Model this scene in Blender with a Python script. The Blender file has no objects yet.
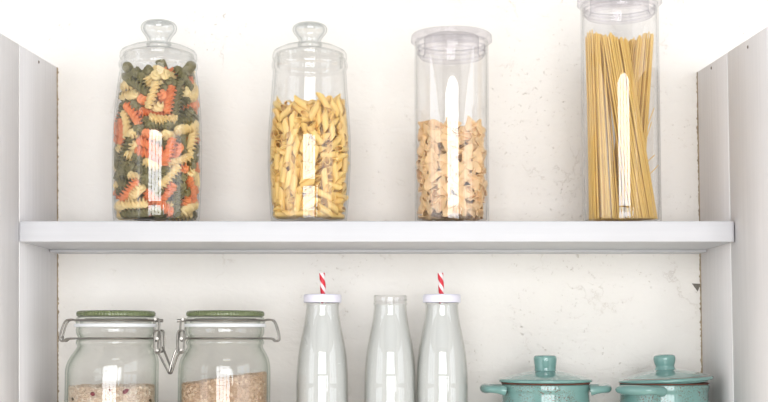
import bpy, bmesh, math, random
from mathutils import Vector, Matrix, Euler

PI = math.pi
S = bpy.context.scene
COL = S.collection
EYE = 1.45                                   # height of the camera above the floor, metres

# ------------------------------------------------------------------ camera
PITCH = math.radians(4.0)
F = 1280.0                                   # focal length in pixels of a 768 px wide frame
CX, CY = 393.0, 335.0 - F * math.tan(PITCH)  # principal point
cd = bpy.data.cameras.new('camera')
cam = bpy.data.objects.new('camera', cd); COL.objects.link(cam)
cam.location = (0, 0, EYE)
cam.rotation_euler = (PI / 2 + PITCH, 0, 0)
cd.sensor_width = 36.0
cd.lens = 36.0 * F / 768.0
cd.shift_x = (384.0 - CX) / 768.0
cd.shift_y = -(201.0 - CY) / 768.0
cd.clip_start = 0.05
S.camera = cam

# ------------------------------------------------------------------ world, window light, exposure
w = bpy.data.worlds.new('world'); S.world = w; w.use_nodes = True
w.node_tree.nodes['Background'].inputs[0].default_value = (0.75, 0.86, 1.0, 1)
w.node_tree.nodes['Background'].inputs[1].default_value = 1.0
S.view_settings.view_transform = 'Standard'
S.view_settings.look = 'None'
S.view_settings.gamma = 1.0
S.view_settings.exposure = -0.62
S.cycles.transparent_max_bounces = 48
S.cycles.max_bounces = 12
S.cycles.diffuse_bounces = 5
S.cycles.glossy_bounces = 6
S.cycles.transmission_bounces = 12
S.cycles.sample_clamp_indirect = 6.0

WY = -3.3                                    # plane of the windows behind the camera
def window_light(name, x0, x1, z0, z1, radiance, color=(0.985, 0.988, 1.0)):
    ld = bpy.data.lights.new(name, 'AREA'); ld.shape = 'RECTANGLE'
    ld.size = x1 - x0; ld.size_y = z1 - z0
    ld.energy = radiance * PI * (x1 - x0) * (z1 - z0)
    ld.color = color
    lo = bpy.data.objects.new(name, ld); COL.objects.link(lo)
    lo.location = ((x0 + x1) / 2, WY - 0.03, (z0 + z1) / 2)
    lo.rotation_euler = (PI / 2, 0, 0)
    # area lights shine along local -Z; this turns -Z to +Y (into the room)
    return lo
WIN1 = (-1.40, 1.75, EYE - 0.95, EYE + 1.40)
WIN2 = (2.15, 2.6, EYE - 0.9, EYE + 0.25)
window_light('daylight_window_1', *WIN1, 12.0)
window_light('daylight_window_2', *WIN2, 12.0)
SIDE_FILL = (-2.0, 0.9, EYE - 1.35, EYE + 1.1)   # y0, y1, z0, z1 of the added fill lights in both side walls
for _s, _r in ((-1, 2.3), (1, 2.4)):
    lo = window_light('side_fill_light', SIDE_FILL[0], SIDE_FILL[1], SIDE_FILL[2], SIDE_FILL[3], _r)
    lo.location = (_s * 2.84, (SIDE_FILL[0] + SIDE_FILL[1]) / 2, (SIDE_FILL[2] + SIDE_FILL[3]) / 2)
    lo.rotation_euler = (PI / 2, 0, _s * PI / 2)
# added disk light under the ceiling, ambient fill only
cl = bpy.data.lights.new('ceiling_fill_light', 'AREA'); cl.shape = 'DISK'; cl.size = 0.9; cl.energy = 8; cl.color = (1, 0.96, 0.9)
clo = bpy.data.objects.new('ceiling_fill_light', cl); COL.objects.link(clo); clo.location = (0.3, -0.4, 3.08)

# ------------------------------------------------------------------ helpers
def at(px, py, Y):
    """Point of the room at distance Y seen at that place of the photograph (z measured from the floor)."""
    u, v = (px - CX) / F, (CY - py) / F
    fw = math.cos(PITCH) - v * math.sin(PITCH)
    up = math.sin(PITCH) + v * math.cos(PITCH)
    return Vector((u / fw * Y, Y, up / fw * Y + EYE))
def zat(py, Y): return at(CX, py, Y).z

def lin(c):
    return tuple(((x / 255) / 12.92 if x <= 10 else (((x / 255) + 0.055) / 1.055) ** 2.4) for x in c) + (1,)

def mat(name):
    m = bpy.data.materials.new(name); m.use_nodes = True
    nt = m.node_tree
    return m, nt, nt.nodes['Principled BSDF']
def node(nt, t, **kw):
    n = nt.nodes.new(t)
    for k, v in kw.items():
        if k.startswith('i_'):
            key = k[2:]
            n.inputs[int(key) if key.isdigit() else key.replace('_', ' ')].default_value = v
        else: setattr(n, k, v)
    return n
def ramp(nt, stops):
    n = nt.nodes.new('ShaderNodeValToRGB'); e = n.color_ramp.elements
    while len(e) < len(stops): e.new(0.5)
    for q, (p, c) in zip(e, stops): q.position = p; q.color = c
    return n
def L(nt, a, b): nt.links.new(a, b)

def simple(name, rgb, rough=0.5, var=0.0, vscale=30, bump=0.0, bscale=60, metallic=0.0, spec=0.5, sss=0.0):
    m, nt, b = mat(name)
    b.inputs['Roughness'].default_value = rough
    b.inputs['Metallic'].default_value = metallic
    b.inputs['Specular IOR Level'].default_value = spec
    c = lin(rgb)
    tc = node(nt, 'ShaderNodeTexCoord')
    nz = node(nt, 'ShaderNodeTexNoise'); nz.inputs['Scale'].default_value = vscale; nz.inputs['Detail'].default_value = 3
    L(nt, tc.outputs['Object'], nz.inputs['Vector'])
    lo = tuple(x * (1 - var) for x in c[:3]) + (1,)
    hi = tuple(min(1, x * (1 + var)) for x in c[:3]) + (1,)
    r = ramp(nt, [(0.3, lo), (0.7, hi)])
    L(nt, nz.outputs['Fac'], r.inputs['Fac']); L(nt, r.outputs['Color'], b.inputs['Base Color'])
    if bump:
        n2 = node(nt, 'ShaderNodeTexNoise'); n2.inputs['Scale'].default_value = bscale
        L(nt, tc.outputs['Object'], n2.inputs['Vector'])
        bp = node(nt, 'ShaderNodeBump'); bp.inputs['Strength'].default_value = bump; bp.inputs['Distance'].default_value = 0.002
        L(nt, n2.outputs['Fac'], bp.inputs['Height']); L(nt, bp.outputs['Normal'], b.inputs['Normal'])
    if sss:
        b.inputs['Subsurface Weight'].default_value = sss
        b.inputs['Subsurface Radius'].default_value = (0.004, 0.003, 0.002)
    return m

def glass(name, centre=(0.985, 0.99, 0.985), edge=(0.80, 0.86, 0.83), power=2.5, refl=1.0, rough=0.0):
    """Clear glass wall: what lies behind shows through, reflections by Fresnel, more glass to cross at a grazing angle."""
    m = bpy.data.materials.new(name); m.use_nodes = True; nt = m.node_tree; nt.nodes.clear()
    out = node(nt, 'ShaderNodeOutputMaterial')
    lw = node(nt, 'ShaderNodeLayerWeight'); lw.inputs['Blend'].default_value = 0.5
    p = node(nt, 'ShaderNodeMath', operation='POWER'); p.inputs[1].default_value = power
    L(nt, lw.outputs['Facing'], p.inputs[0])
    mx = node(nt, 'ShaderNodeMix', data_type='RGBA')
    mx.inputs[6].default_value = centre + (1,); mx.inputs[7].default_value = edge + (1,)
    L(nt, p.outputs[0], mx.inputs[0])
    tr = node(nt, 'ShaderNodeBsdfTransparent'); L(nt, mx.outputs[2], tr.inputs['Color'])
    gl = node(nt, 'ShaderNodeBsdfGlossy'); gl.inputs['Roughness'].default_value = rough
    p5 = node(nt, 'ShaderNodeMath', operation='POWER'); p5.inputs[1].default_value = 5
    L(nt, lw.outputs['Facing'], p5.inputs[0])
    sc = node(nt, 'ShaderNodeMath', operation='MULTIPLY_ADD'); sc.inputs[1].default_value = 0.75; sc.inputs[2].default_value = 0.05 * refl
    L(nt, p5.outputs[0], sc.inputs[0])
    ms = node(nt, 'ShaderNodeMixShader')
    L(nt, sc.outputs[0], ms.inputs[0]); L(nt, tr.outputs[0], ms.inputs[1]); L(nt, gl.outputs[0], ms.inputs[2])
    L(nt, ms.outputs[0], out.inputs[0])
    return m

def mesh_from(name, vs, fs, smooth=True, angle=40):
    me = bpy.data.meshes.new(name)
    me.from_pydata([tuple(v) for v in vs], [], fs); me.update()
    bm = bmesh.new(); bm.from_mesh(me); bmesh.ops.recalc_face_normals(bm, faces=bm.faces); bm.to_mesh(me); bm.free()
    if smooth:
        for p in me.polygons: p.use_smooth = True
        if angle: me.set_sharp_from_angle(angle=math.radians(angle))
    return me
def link(name, me, m=None, parent=None):
    o = bpy.data.objects.new(name, me); COL.objects.link(o)
    if m is not None and not me.materials: me.materials.append(m)
    if parent is not None: o.parent = parent
    return o
def tag(o, label=None, cat=None, group=None, kind=None):
    if label: o['label'] = label
    if cat: o['category'] = cat
    if group: o['group'] = group
    if kind: o['kind'] = kind
    return o
def thing(name, loc, label, cat, group=None, rz=0):
    o = bpy.data.objects.new(name, None); COL.objects.link(o)
    o.location = loc; o.rotation_euler = (0, 0, rz); o.empty_display_size = 0.02
    return tag(o, label, cat, group)

class G:
    def __init__(s): s.v = []; s.f = []
    def add(s, vs, fs):
        k = len(s.v); s.v += [Vector(v) for v in vs]; s.f += [tuple(i + k for i in f) for f in fs]; return s
    def box(s, x0, x1, y0, y1, z0, z1):
        return s.add([(x0,y0,z0),(x1,y0,z0),(x1,y1,z0),(x0,y1,z0),(x0,y0,z1),(x1,y0,z1),(x1,y1,z1),(x0,y1,z1)],
                     [(0,3,2,1),(4,5,6,7),(0,1,5,4),(1,2,6,5),(2,3,7,6),(3,0,4,7)])
    def lathe(s, prof, n=72, closed=True, rfun=None):
        """prof: (r, z) list; closed profile makes a ring-shaped solid, open one capped on the axis when r is 0."""
        vs = []; idx = []
        for r, z in prof:
            if r < 1e-6: idx.append([len(vs)] * n); vs.append((0, 0, z))
            else:
                row = []
                for i in range(n):
                    a = 2 * PI * i / n; rr = r * (rfun(a, z) if rfun else 1)
                    row.append(len(vs)); vs.append((rr * math.cos(a), rr * math.sin(a), z))
                idx.append(row)
        fs = []
        m = len(prof)
        for k in range(m if closed else m - 1):
            A, B = idx[k], idx[(k + 1) % m]
            for i in range(n):
                j = (i + 1) % n
                q = [A[i], A[j], B[j], B[i]]
                u = []
                for t in q:
                    if t not in u: u.append(t)
                if len(u) >= 3: fs.append(tuple(u))
        return s.add(vs, fs)
    def tube(s, pts, r, n=8, closed=False, rs=None, flat=1.0):
        pts = [Vector(p) for p in pts]; N = len(pts)
        rings = []; up = None
        for i, p in enumerate(pts):
            a = pts[(i - 1) % N] if (closed or i) else p
            b = pts[(i + 1) % N] if (closed or i < N - 1) else p
            t = (b - a).normalized()
            if up is None:
                up = Vector((0, 0, 1)) if abs(t.z) < 0.9 else Vector((0, 1, 0))
            up = (up - t * up.dot(t)).normalized()
            sd = t.cross(up)
            rr = rs[i] if rs else r
            rings.append([p + (up * math.sin(2*PI*k/n) * rr * flat + sd * math.cos(2*PI*k/n) * rr) for k in range(n)])
        vs = [v for R in rings for v in R]; fs = []
        for i in range(N if closed else N - 1):
            for k in range(n):
                a = i*n + k; b = i*n + (k+1) % n; c = ((i+1) % N)*n + (k+1) % n; d = ((i+1) % N)*n + k
                fs.append((a, b, c, d))
        if not closed:
            fs.append(tuple(range(n))[::-1]); fs.append(tuple(range((N-1)*n, N*n)))
        return s.add(vs, fs)
    def mesh(s, name, smooth=True, angle=40): return mesh_from(name, s.v, s.f, smooth, angle)

def smooth_path(pts, k=6, closed=False):
    """Catmull-Rom through pts."""
    P = [Vector(p) for p in pts]; n = len(P); out = []
    for i in range(n if closed else n - 1):
        p0 = P[(i-1) % n] if (closed or i) else P[i]*2 - P[i+1]
        p1 = P[i]; p2 = P[(i+1) % n]
        p3 = P[(i+2) % n] if (closed or i < n-2) else P[i+1]*2 - P[i]
        for j in range(k):
            t = j / k
            out.append(0.5*((2*p1) + (p2-p0)*t + (2*p0-5*p1+4*p2-p3)*t*t + (3*p1-p0-3*p2+p3)*t**3))
    if not closed: out.append(P[-1])
    return out
def curve_prof(pts, k=5):
    q = smooth_path([(r, 0, z) for r, z in pts], k)
    return [(max(v.x, 0), v.z) for v in q]
def bevel_mesh(me, width, seg=2):
    bm = bmesh.new(); bm.from_mesh(me)
    bmesh.ops.bevel(bm, geom=bm.edges[:], offset=width, segments=seg, profile=0.5, affect='EDGES', clamp_overlap=True)
    bm.to_mesh(me); bm.free()
    for p in me.polygons: p.use_smooth = True
    me.set_sharp_from_angle(angle=math.radians(50))
    return me

# ------------------------------------------------------------------ materials
def plaster():
    m, nt, b = mat('cream painted plaster')
    tc = node(nt, 'ShaderNodeTexCoord')
    b.inputs['Roughness'].default_value = 0.75
    b.inputs['Specular IOR Level'].default_value = 0.25
    def noise(scale, detail=4, rough=0.5, dist=0.0, vec=None):
        n = node(nt, 'ShaderNodeTexNoise'); n.inputs['Scale'].default_value = scale; n.inputs['Detail'].default_value = detail
        n.inputs['Roughness'].default_value = rough; n.inputs['Distortion'].default_value = dist
        L(nt, vec or tc.outputs['Object'], n.inputs['Vector']); return n
    def mrange(src, a, bb, c=0, d=1):
        n = node(nt, 'ShaderNodeMapRange'); n.inputs[1].default_value = a; n.inputs[2].default_value = bb
        n.inputs[3].default_value = c; n.inputs[4].default_value = d; L(nt, src, n.inputs[0]); return n.outputs[0]
    def mathn(op, a, c):
        n = node(nt, 'ShaderNodeMath', operation=op)
        for i, q in enumerate((a, c)):
            if isinstance(q, (int, float)): n.inputs[i].default_value = q
            else: L(nt, q, n.inputs[i])
        return n.outputs[0]
    mp = node(nt, 'ShaderNodeMapping'); mp.inputs['Scale'].default_value = (1.0, 1, 2.2); L(nt, tc.outputs['Object'], mp.inputs['Vector'])
    base = noise(3.0, 3)
    streak = noise(28, 5, 0.6, 0.6, mp.outputs['Vector'])
    lumps = noise(14, 4, 0.55, 0.3)
    fine = noise(260, 3, 0.6)
    # pits: small, scattered by a slow mask
    vor = node(nt, 'ShaderNodeTexVoronoi'); vor.inputs['Scale'].default_value = 150; vor.inputs['Randomness'].default_value = 1
    wv = noise(60, 3)
    add = node(nt, 'ShaderNodeVectorMath', operation='MULTIPLY_ADD'); add.inputs[1].default_value = (0.012,)*3
    L(nt, wv.outputs['Color'], add.inputs[0]); L(nt, tc.outputs['Object'], add.inputs[2]); L(nt, add.outputs[0], vor.inputs['Vector'])
    pit = mrange(vor.outputs['Distance'], 0.05, 0.24, 1, 0)
    sep = node(nt, 'ShaderNodeSeparateColor'); L(nt, vor.outputs['Color'], sep.inputs[0])
    msk = mrange(sep.outputs[0], 0.58, 0.74, 0, 1)
    sx = node(nt, 'ShaderNodeSeparateXYZ'); L(nt, tc.outputs['Object'], sx.inputs[0])
    side = mrange(sx.outputs[0], -0.6, 0.45, -0.06, 0.05)      # the plaster is more chipped towards its right side
    slow = mrange(mathn('ADD', noise(9, 4, 0.65).outputs['Fac'], side), 0.50, 0.57, 0, 1)
    chips = mrange(noise(150, 4, 0.7, 0.4).outputs['Fac'], 0.63, 0.70, 0, 1)
    pit = mathn('MAXIMUM', mathn('MULTIPLY', mathn('MULTIPLY', pit, msk), 0.35), chips)
    pit = mathn('MULTIPLY', pit, slow)
    # cracks: edges of large distorted cells, kept only in places
    vc = node(nt, 'ShaderNodeTexVoronoi', feature='DISTANCE_TO_EDGE'); vc.inputs['Scale'].default_value = 13
    wc = noise(16, 5, 0.65)
    ac = node(nt, 'ShaderNodeVectorMath', operation='MULTIPLY_ADD'); ac.inputs[1].default_value = (0.11,)*3
    L(nt, wc.outputs['Color'], ac.inputs[0]); L(nt, tc.outputs['Object'], ac.inputs[2]); L(nt, ac.outputs[0], vc.inputs['Vector'])
    crack = mrange(vc.outputs['Distance'], 0.004, 0.016, 1, 0)
    cm = mrange(mathn('ADD', noise(11, 4, 0.65).outputs['Fac'], side), 0.57, 0.64, 0, 1)
    crack = mathn('MULTIPLY', crack, cm)
    # base colour: cream, with a few dirt specks in the pits
    c0 = ramp(nt, [(0.35, lin((248, 243, 236))), (0.65, lin((251, 248, 243)))]); L(nt, base.outputs['Fac'], c0.inputs['Fac'])
    mx = node(nt, 'ShaderNodeMix', data_type='RGBA'); mx.inputs[7].default_value = lin((176, 160, 140))
    L(nt, mathn('MULTIPLY', pit, 0.42), mx.inputs[0]); L(nt, c0.outputs['Color'], mx.inputs[6])
    mx2 = node(nt, 'ShaderNodeMix', data_type='RGBA'); mx2.inputs[7].default_value = lin((198, 184, 166))
    L(nt, mathn('MULTIPLY', crack, 0.22), mx2.inputs[0]); L(nt, mx.outputs[2], mx2.inputs[6])
    L(nt, mx2.outputs[2], b.inputs['Base Color'])
    h = mathn('MULTIPLY', lumps.outputs['Fac'], 0.9)
    h = mathn('ADD', h, mathn('MULTIPLY', streak.outputs['Fac'], 0.65))
    h = mathn('ADD', h, mathn('MULTIPLY', fine.outputs['Fac'], 0.09))
    h = mathn('SUBTRACT', h, mathn('MULTIPLY', pit, 0.8))
    h = mathn('SUBTRACT', h, mathn('MULTIPLY', crack, 0.22))
    bp = node(nt, 'ShaderNodeBump'); bp.inputs['Strength'].default_value = 0.55; bp.inputs['Distance'].default_value = 0.006
    L(nt, h, bp.inputs['Height']); L(nt, bp.outputs['Normal'], b.inputs['Normal'])
    return m
def painted_wood(name, rgb, axis=2, contrast=0.05, rough=0.55):
    m, nt, b = mat(name); tc = node(nt, 'ShaderNodeTexCoord')
    b.inputs['Roughness'].default_value = rough; b.inputs['Specular IOR Level'].default_value = 0.3
    mp = node(nt, 'ShaderNodeMapping'); s = [160, 160, 160]; s[axis] = 4; mp.inputs['Scale'].default_value = s
    L(nt, tc.outputs['Object'], mp.inputs['Vector'])
    n = node(nt, 'ShaderNodeTexNoise'); n.inputs['Scale'].default_value = 1; n.inputs['Detail'].default_value = 5; n.inputs['Roughness'].default_value = 0.6
    L(nt, mp.outputs['Vector'], n.inputs['Vector'])
    n2 = node(nt, 'ShaderNodeTexNoise'); n2.inputs['Scale'].default_value = 7; L(nt, tc.outputs['Object'], n2.inputs['Vector'])
    ad = node(nt, 'ShaderNodeMath', operation='MULTIPLY_ADD'); ad.inputs[1].default_value = 0.6
    L(nt, n.outputs['Fac'], ad.inputs[0])
    m5 = node(nt, 'ShaderNodeMath', operation='MULTIPLY'); m5.inputs[1].default_value = 0.4; L(nt, n2.outputs['Fac'], m5.inputs[0]); L(nt, m5.outputs[0], ad.inputs[2])
    c = lin(rgb)
    r = ramp(nt, [(0.35, tuple(x*(1-contrast*1.6) for x in c[:3]) + (1,)), (0.62, tuple(min(1, x*(1+contrast)) for x in c[:3]) + (1,))])
    L(nt, ad.outputs[0], r.inputs['Fac']); L(nt, r.outputs['Color'], b.inputs['Base Color'])
    bp = node(nt, 'ShaderNodeBump'); bp.inputs['Strength'].default_value = 0.12; bp.inputs['Distance'].default_value = 0.001
    L(nt, n.outputs['Fac'], bp.inputs['Height']); L(nt, bp.outputs['Normal'], b.inputs['Normal'])
    return m

M = {}
M['plaster'] = plaster()
M['panel_l'] = painted_wood('limewashed grey white boards', (236, 234, 235), 2, 0.03)
M['panel_r'] = painted_wood('limewashed warm grey boards', (232, 228, 227), 2, 0.03)
M['seam_glint'] = simple('white seam highlight', (236, 234, 233), 0.5)  # pale tone for the light caught along the plank seams
M['shelf'] = painted_wood('white painted shelf board', (213, 213, 216), 0, 0.02, 0.45)
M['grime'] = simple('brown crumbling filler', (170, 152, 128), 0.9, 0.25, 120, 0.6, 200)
M['chip'] = simple('grey bare mortar', (128, 122, 112), 0.9, 0.2, 300)
M['nail'] = simple('rusty nail head', (120, 104, 92), 0.6, 0.3, 300)
M['room'] = simple('pale room paint', (238, 238, 238), 0.8, 0.02, 3)
M['floor'] = simple('pale beige floor', (228, 218, 202), 0.6, 0.05, 3)
M['accent'] = simple('grey accent wall paint', (196, 196, 196), 0.8, 0.02, 3)
M['ceil'] = simple('grey stained ceiling', (144, 147, 152), 0.8, 0.05, 3)
M['winframe'] = simple('white window frame paint', (225, 225, 222), 0.5)
M['jar'] = glass('clear jar glass', (0.998, 0.999, 0.998), (0.82, 0.84, 0.835), 4.5, 1.1)
M['thin'] = glass('clear borosilicate glass', (0.998, 0.998, 0.998), (0.80, 0.81, 0.81), 5.0, 1.2)
M['plastic'] = glass('clear plastic lid', (0.985, 0.98, 0.99), (0.70, 0.69, 0.73), 3.0, 0.7)
M['green'] = glass('green tinted thick glass', (0.998, 1.0, 0.996), (0.66, 0.74, 0.66), 3.6, 0.95)
M['bottle'] = glass('clear bottle glass', (0.99, 0.99, 0.99), (0.84, 0.85, 0.80), 4.0, 1.2)
gm, gnt, gb = mat('solid clear glass')
gb.inputs['Transmission Weight'].default_value = 1.0; gb.inputs['Roughness'].default_value = 0.0
gb.inputs['IOR'].default_value = 1.46; gb.inputs['Base Color'].default_value = (0.97, 0.98, 0.98, 1)
M['solid'] = gm
M['knob'] = glass('thick clear glass', (0.985, 0.99, 0.99), (0.40, 0.44, 0.45), 3.6, 1.4)
gm, gnt, gb = mat('green lid glass edge')
gb.inputs['Transmission Weight'].default_value = 0.55; gb.inputs['Roughness'].default_value = 0.12
gb.inputs['IOR'].default_value = 1.5; gb.inputs['Base Color'].default_value = lin((140, 152, 108))
M['greenlid'] = gm
M['gasket'] = simple('white rubber', (236, 238, 240), 0.5)
M['wire'] = simple('galvanised steel wire', (158, 154, 148), 0.32, 0.1, 200, 0, 60, 1.0)
M['milk'] = simple('white milk', (215, 216, 212), 0.45, 0, 10, 0, 60, 0, 0.3)
M['cap'] = simple('lilac white enamelled cap', (232, 230, 242), 0.3)
M['teal'] = None

def teal(name, speck):
    m, nt, b = mat(name); tc = node(nt, 'ShaderNodeTexCoord')
    b.inputs['Roughness'].default_value = 0.10; b.inputs['Coat Weight'].default_value = 0.5; b.inputs['Coat Roughness'].default_value = 0.03
    n = node(nt, 'ShaderNodeTexNoise'); n.inputs['Scale'].default_value = 14; L(nt, tc.outputs['Object'], n.inputs['Vector'])
    r = ramp(nt, [(0.3, lin((116, 156, 150))), (0.7, lin((124, 164, 158)))]); L(nt, n.outputs['Fac'], r.inputs['Fac'])
    last = r.outputs['Color']
    if speck:
        for sc, lo, hi, key in ((480, 0.62, 0.66, 11), (900, 0.60, 0.65, 5)):
            a = node(nt, 'ShaderNodeTexNoise'); a.inputs['Scale'].default_value = sc; a.inputs['Detail'].default_value = 1
            L(nt, tc.outputs['Object'], a.inputs['Vector'])
            q = node(nt, 'ShaderNodeTexNoise'); q.inputs['Scale'].default_value = 20; q.inputs['Detail'].default_value = 2
            L(nt, tc.outputs['Object'], q.inputs['Vector'])
            s1 = node(nt, 'ShaderNodeMapRange'); s1.inputs[1].default_value = lo; s1.inputs[2].default_value = hi; L(nt, a.outputs['Fac'], s1.inputs[0])
            s2 = node(nt, 'ShaderNodeMapRange'); s2.inputs[1].default_value = 0.42; s2.inputs[2].default_value = 0.55; L(nt, q.outputs['Fac'], s2.inputs[0])
            mm = node(nt, 'ShaderNodeMath', operation='MULTIPLY'); L(nt, s1.outputs[0], mm.inputs[0]); L(nt, s2.outputs[0], mm.inputs[1])
            mx = node(nt, 'ShaderNodeMix', data_type='RGBA'); mx.inputs[7].default_value = lin((104, 66, 52))
            L(nt, mm.outputs[0], mx.inputs[0]); L(nt, last, mx.inputs[6]); last = mx.outputs[2]
    L(nt, last, b.inputs['Base Color'])
    return m
M['teal'] = teal('teal glazed stoneware', False)
M['teal_speck'] = teal('teal glazed stoneware with brown speckles', True)
M['brownrim'] = simple('bare brown clay rim', (128, 78, 62), 0.6, 0.2, 80)

def straw_mat():
    m, nt, b = mat('red and white striped paper straw'); tc = node(nt, 'ShaderNodeTexCoord')
    b.inputs['Roughness'].default_value = 0.4
    sx = node(nt, 'ShaderNodeSeparateXYZ'); L(nt, tc.outputs['Object'], sx.inputs[0])
    at2 = node(nt, 'ShaderNodeMath', operation='ARCTAN2'); L(nt, sx.outputs[1], at2.inputs[0]); L(nt, sx.outputs[0], at2.inputs[1])
    mu = node(nt, 'ShaderNodeMath', operation='MULTIPLY_ADD'); mu.inputs[1].default_value = 360.0
    a3 = node(nt, 'ShaderNodeMath', operation='MULTIPLY'); a3.inputs[1].default_value = 2.0; L(nt, at2.outputs[0], a3.inputs[0])
    L(nt, sx.outputs[2], mu.inputs[0]); L(nt, a3.outputs[0], mu.inputs[2])
    sn = node(nt, 'ShaderNodeMath', operation='SINE'); L(nt, mu.outputs[0], sn.inputs[0])
    r = ramp(nt, [(0.60, lin((214, 22, 48))), (0.68, lin((246, 232, 232)))])
    mr = node(nt, 'ShaderNodeMapRange'); mr.inputs[1].default_value = -1.6; mr.inputs[2].default_value = 1.2; L(nt, sn.outputs[0], mr.inputs[0])
    L(nt, mr.outputs[0], r.inputs['Fac']); L(nt, r.outputs['Color'], b.inputs['Base Color'])
    return m
M['straw'] = straw_mat()
M['f_orange'] = simple('orange tomato pasta', (240, 150, 98), 0.5, 0.12, 60, 0.15, 400, sss=0.12)
M['f_green'] = simple('green spinach pasta', (128, 120, 78), 0.5, 0.16, 60, 0.15, 400, sss=0.12)
M['f_cream'] = simple('cream wheat pasta', (244, 218, 158), 0.5, 0.08, 60, 0.15, 400, sss=0.12)
M['penne'] = simple('yellow penne pasta', (250, 212, 132), 0.45, 0.06, 60, 0.08, 400, sss=0.25)
M['farf'] = simple('pale tan farfalle pasta', (242, 208, 162), 0.5, 0.06, 60, 0.08, 400, sss=0.4)
M['spag'] = simple('golden spaghetti', (238, 200, 112), 0.45, 0.08, 20)
def rice_mat(name, a, b2, c3):
    m, nt, b = mat(name); tc = node(nt, 'ShaderNodeTexCoord'); b.inputs['Roughness'].default_value = 0.45
    n = node(nt, 'ShaderNodeTexVoronoi'); n.inputs['Scale'].default_value = 260; L(nt, tc.outputs['Object'], n.inputs['Vector'])
    sp = node(nt, 'ShaderNodeSeparateColor'); L(nt, n.outputs['Color'], sp.inputs[0])
    r = ramp(nt, [(0.0, lin(a)), (0.5, lin(b2)), (1.0, lin(c3))]); L(nt, sp.outputs[0], r.inputs['Fac']); L(nt, r.outputs['Color'], b.inputs['Base Color'])
    return m
M['rice1'] = rice_mat('mixed pale rice', (226, 206, 184), (206, 180, 156), (242, 230, 214))
M['rice2'] = rice_mat('pinkish brown rice', (212, 180, 150), (186, 152, 122), (234, 210, 184))
M['flake'] = simple('dark red dried berry', (112, 22, 36), 0.5, 0.3, 300)
M['flake2'] = simple('olive brown dried herb', (84, 70, 44), 0.6, 0.3, 300)

# ------------------------------------------------------------------ the room
WALL_Y = 1.82
def struct(name, g, m, smooth=False):
    o = link(name, g.mesh(name, smooth), m); o['kind'] = 'structure'; return o
X0, X1, YB, YF, CEIL = -2.8, 2.8, WALL_Y, WY - 0.05, 3.15
struct('wall_back', G().box(X0, X1, WALL_Y, WALL_Y + 0.12, 0, CEIL), M['plaster'])
q = SIDE_FILL
for nm, xa, xb in (('wall_left', X0 - 0.12, X0), ('wall_right', X1, X1 + 0.12)):
    g = G()
    for (ya, yb, za, zb) in ((WY - 0.2, q[0], 0, CEIL), (q[1], WALL_Y + 0.12, 0, CEIL), (q[0], q[1], 0, q[2]), (q[0], q[1], q[3], CEIL)):
        g.box(xa, xb, ya, yb, za, zb)
    struct(nm, g, M['room'])
for nm, xa in (('side_fill_frame_1', X0), ('side_fill_frame_2', X1)):  # unseen frames made up for the side fill lights
    g = G()
    for i in range(4):
        y = q[0] + (q[1] - q[0]) * i / 3; g.box(xa - 0.02, xa + 0.02, max(y - 0.035, q[0]), min(y + 0.035, q[1]), q[2], q[3])
    for z in (q[2] + 0.035, (q[2] + q[3]) / 2, q[3] - 0.035): g.box(xa - 0.018, xa + 0.018, q[0], q[1], z - 0.035, z + 0.035)
    struct(nm, g, M['winframe'])
struct('floor', G().box(X0 - 0.12, X1 + 0.12, WY - 0.2, WALL_Y + 0.12, -0.1, 0), M['floor'])
struct('ceiling', G().box(X0 - 0.12, X1 + 0.12, WY - 0.2, WALL_Y + 0.12, CEIL, CEIL + 0.1), M['ceil'])
a, b_ = WIN1, WIN2
g = G()
for (xa, xb, za, zb) in ((X0, a[0], 0, CEIL), (a[0], a[1], 0, a[2]), (a[0], a[1], a[3], CEIL), (a[1], b_[0], 0, CEIL),
                         (b_[0], b_[1], 0, b_[2]), (b_[0], b_[1], b_[3], CEIL), (b_[1], X1, 0, CEIL)):
    g.box(xa, xb, WY - 0.14, WY, za, zb)
struct('wall_front', g, M['accent'])
def window(name, wn, nx, nz):
    x0, x1, z0, z1 = wn; g = G(); t = 0.055
    for i in range(nx + 1):
        x = x0 + (x1 - x0) * i / nx; tt = t * (1.6 if i in (0, nx) else 1)
        g.box(max(x - tt, x0), min(x + tt, x1), WY - 0.02, WY + 0.03, z0, z1)
    for j in range(nz + 1):
        z = z0 + (z1 - z0) * j / nz
        g.box(x0, x1, WY - 0.015, WY + 0.025, max(z - t, z0), min(z + t, z1))
    struct(name, g, M['winframe'])
window('window_1', WIN1, 4, 2)
window('window_2', WIN2, 1, 2)

# grimy joint where boards meet the plaster
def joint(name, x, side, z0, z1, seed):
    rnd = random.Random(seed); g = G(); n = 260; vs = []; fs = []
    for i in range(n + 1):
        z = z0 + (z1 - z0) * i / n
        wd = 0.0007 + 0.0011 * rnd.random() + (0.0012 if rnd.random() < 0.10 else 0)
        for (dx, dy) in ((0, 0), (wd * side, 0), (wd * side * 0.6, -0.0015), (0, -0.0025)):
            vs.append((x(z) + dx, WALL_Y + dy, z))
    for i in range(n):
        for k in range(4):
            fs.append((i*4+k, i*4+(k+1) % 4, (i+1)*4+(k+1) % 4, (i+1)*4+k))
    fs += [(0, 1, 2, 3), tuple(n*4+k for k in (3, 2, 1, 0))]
    struct(name, G().add(vs, fs), M['grime'])

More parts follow.
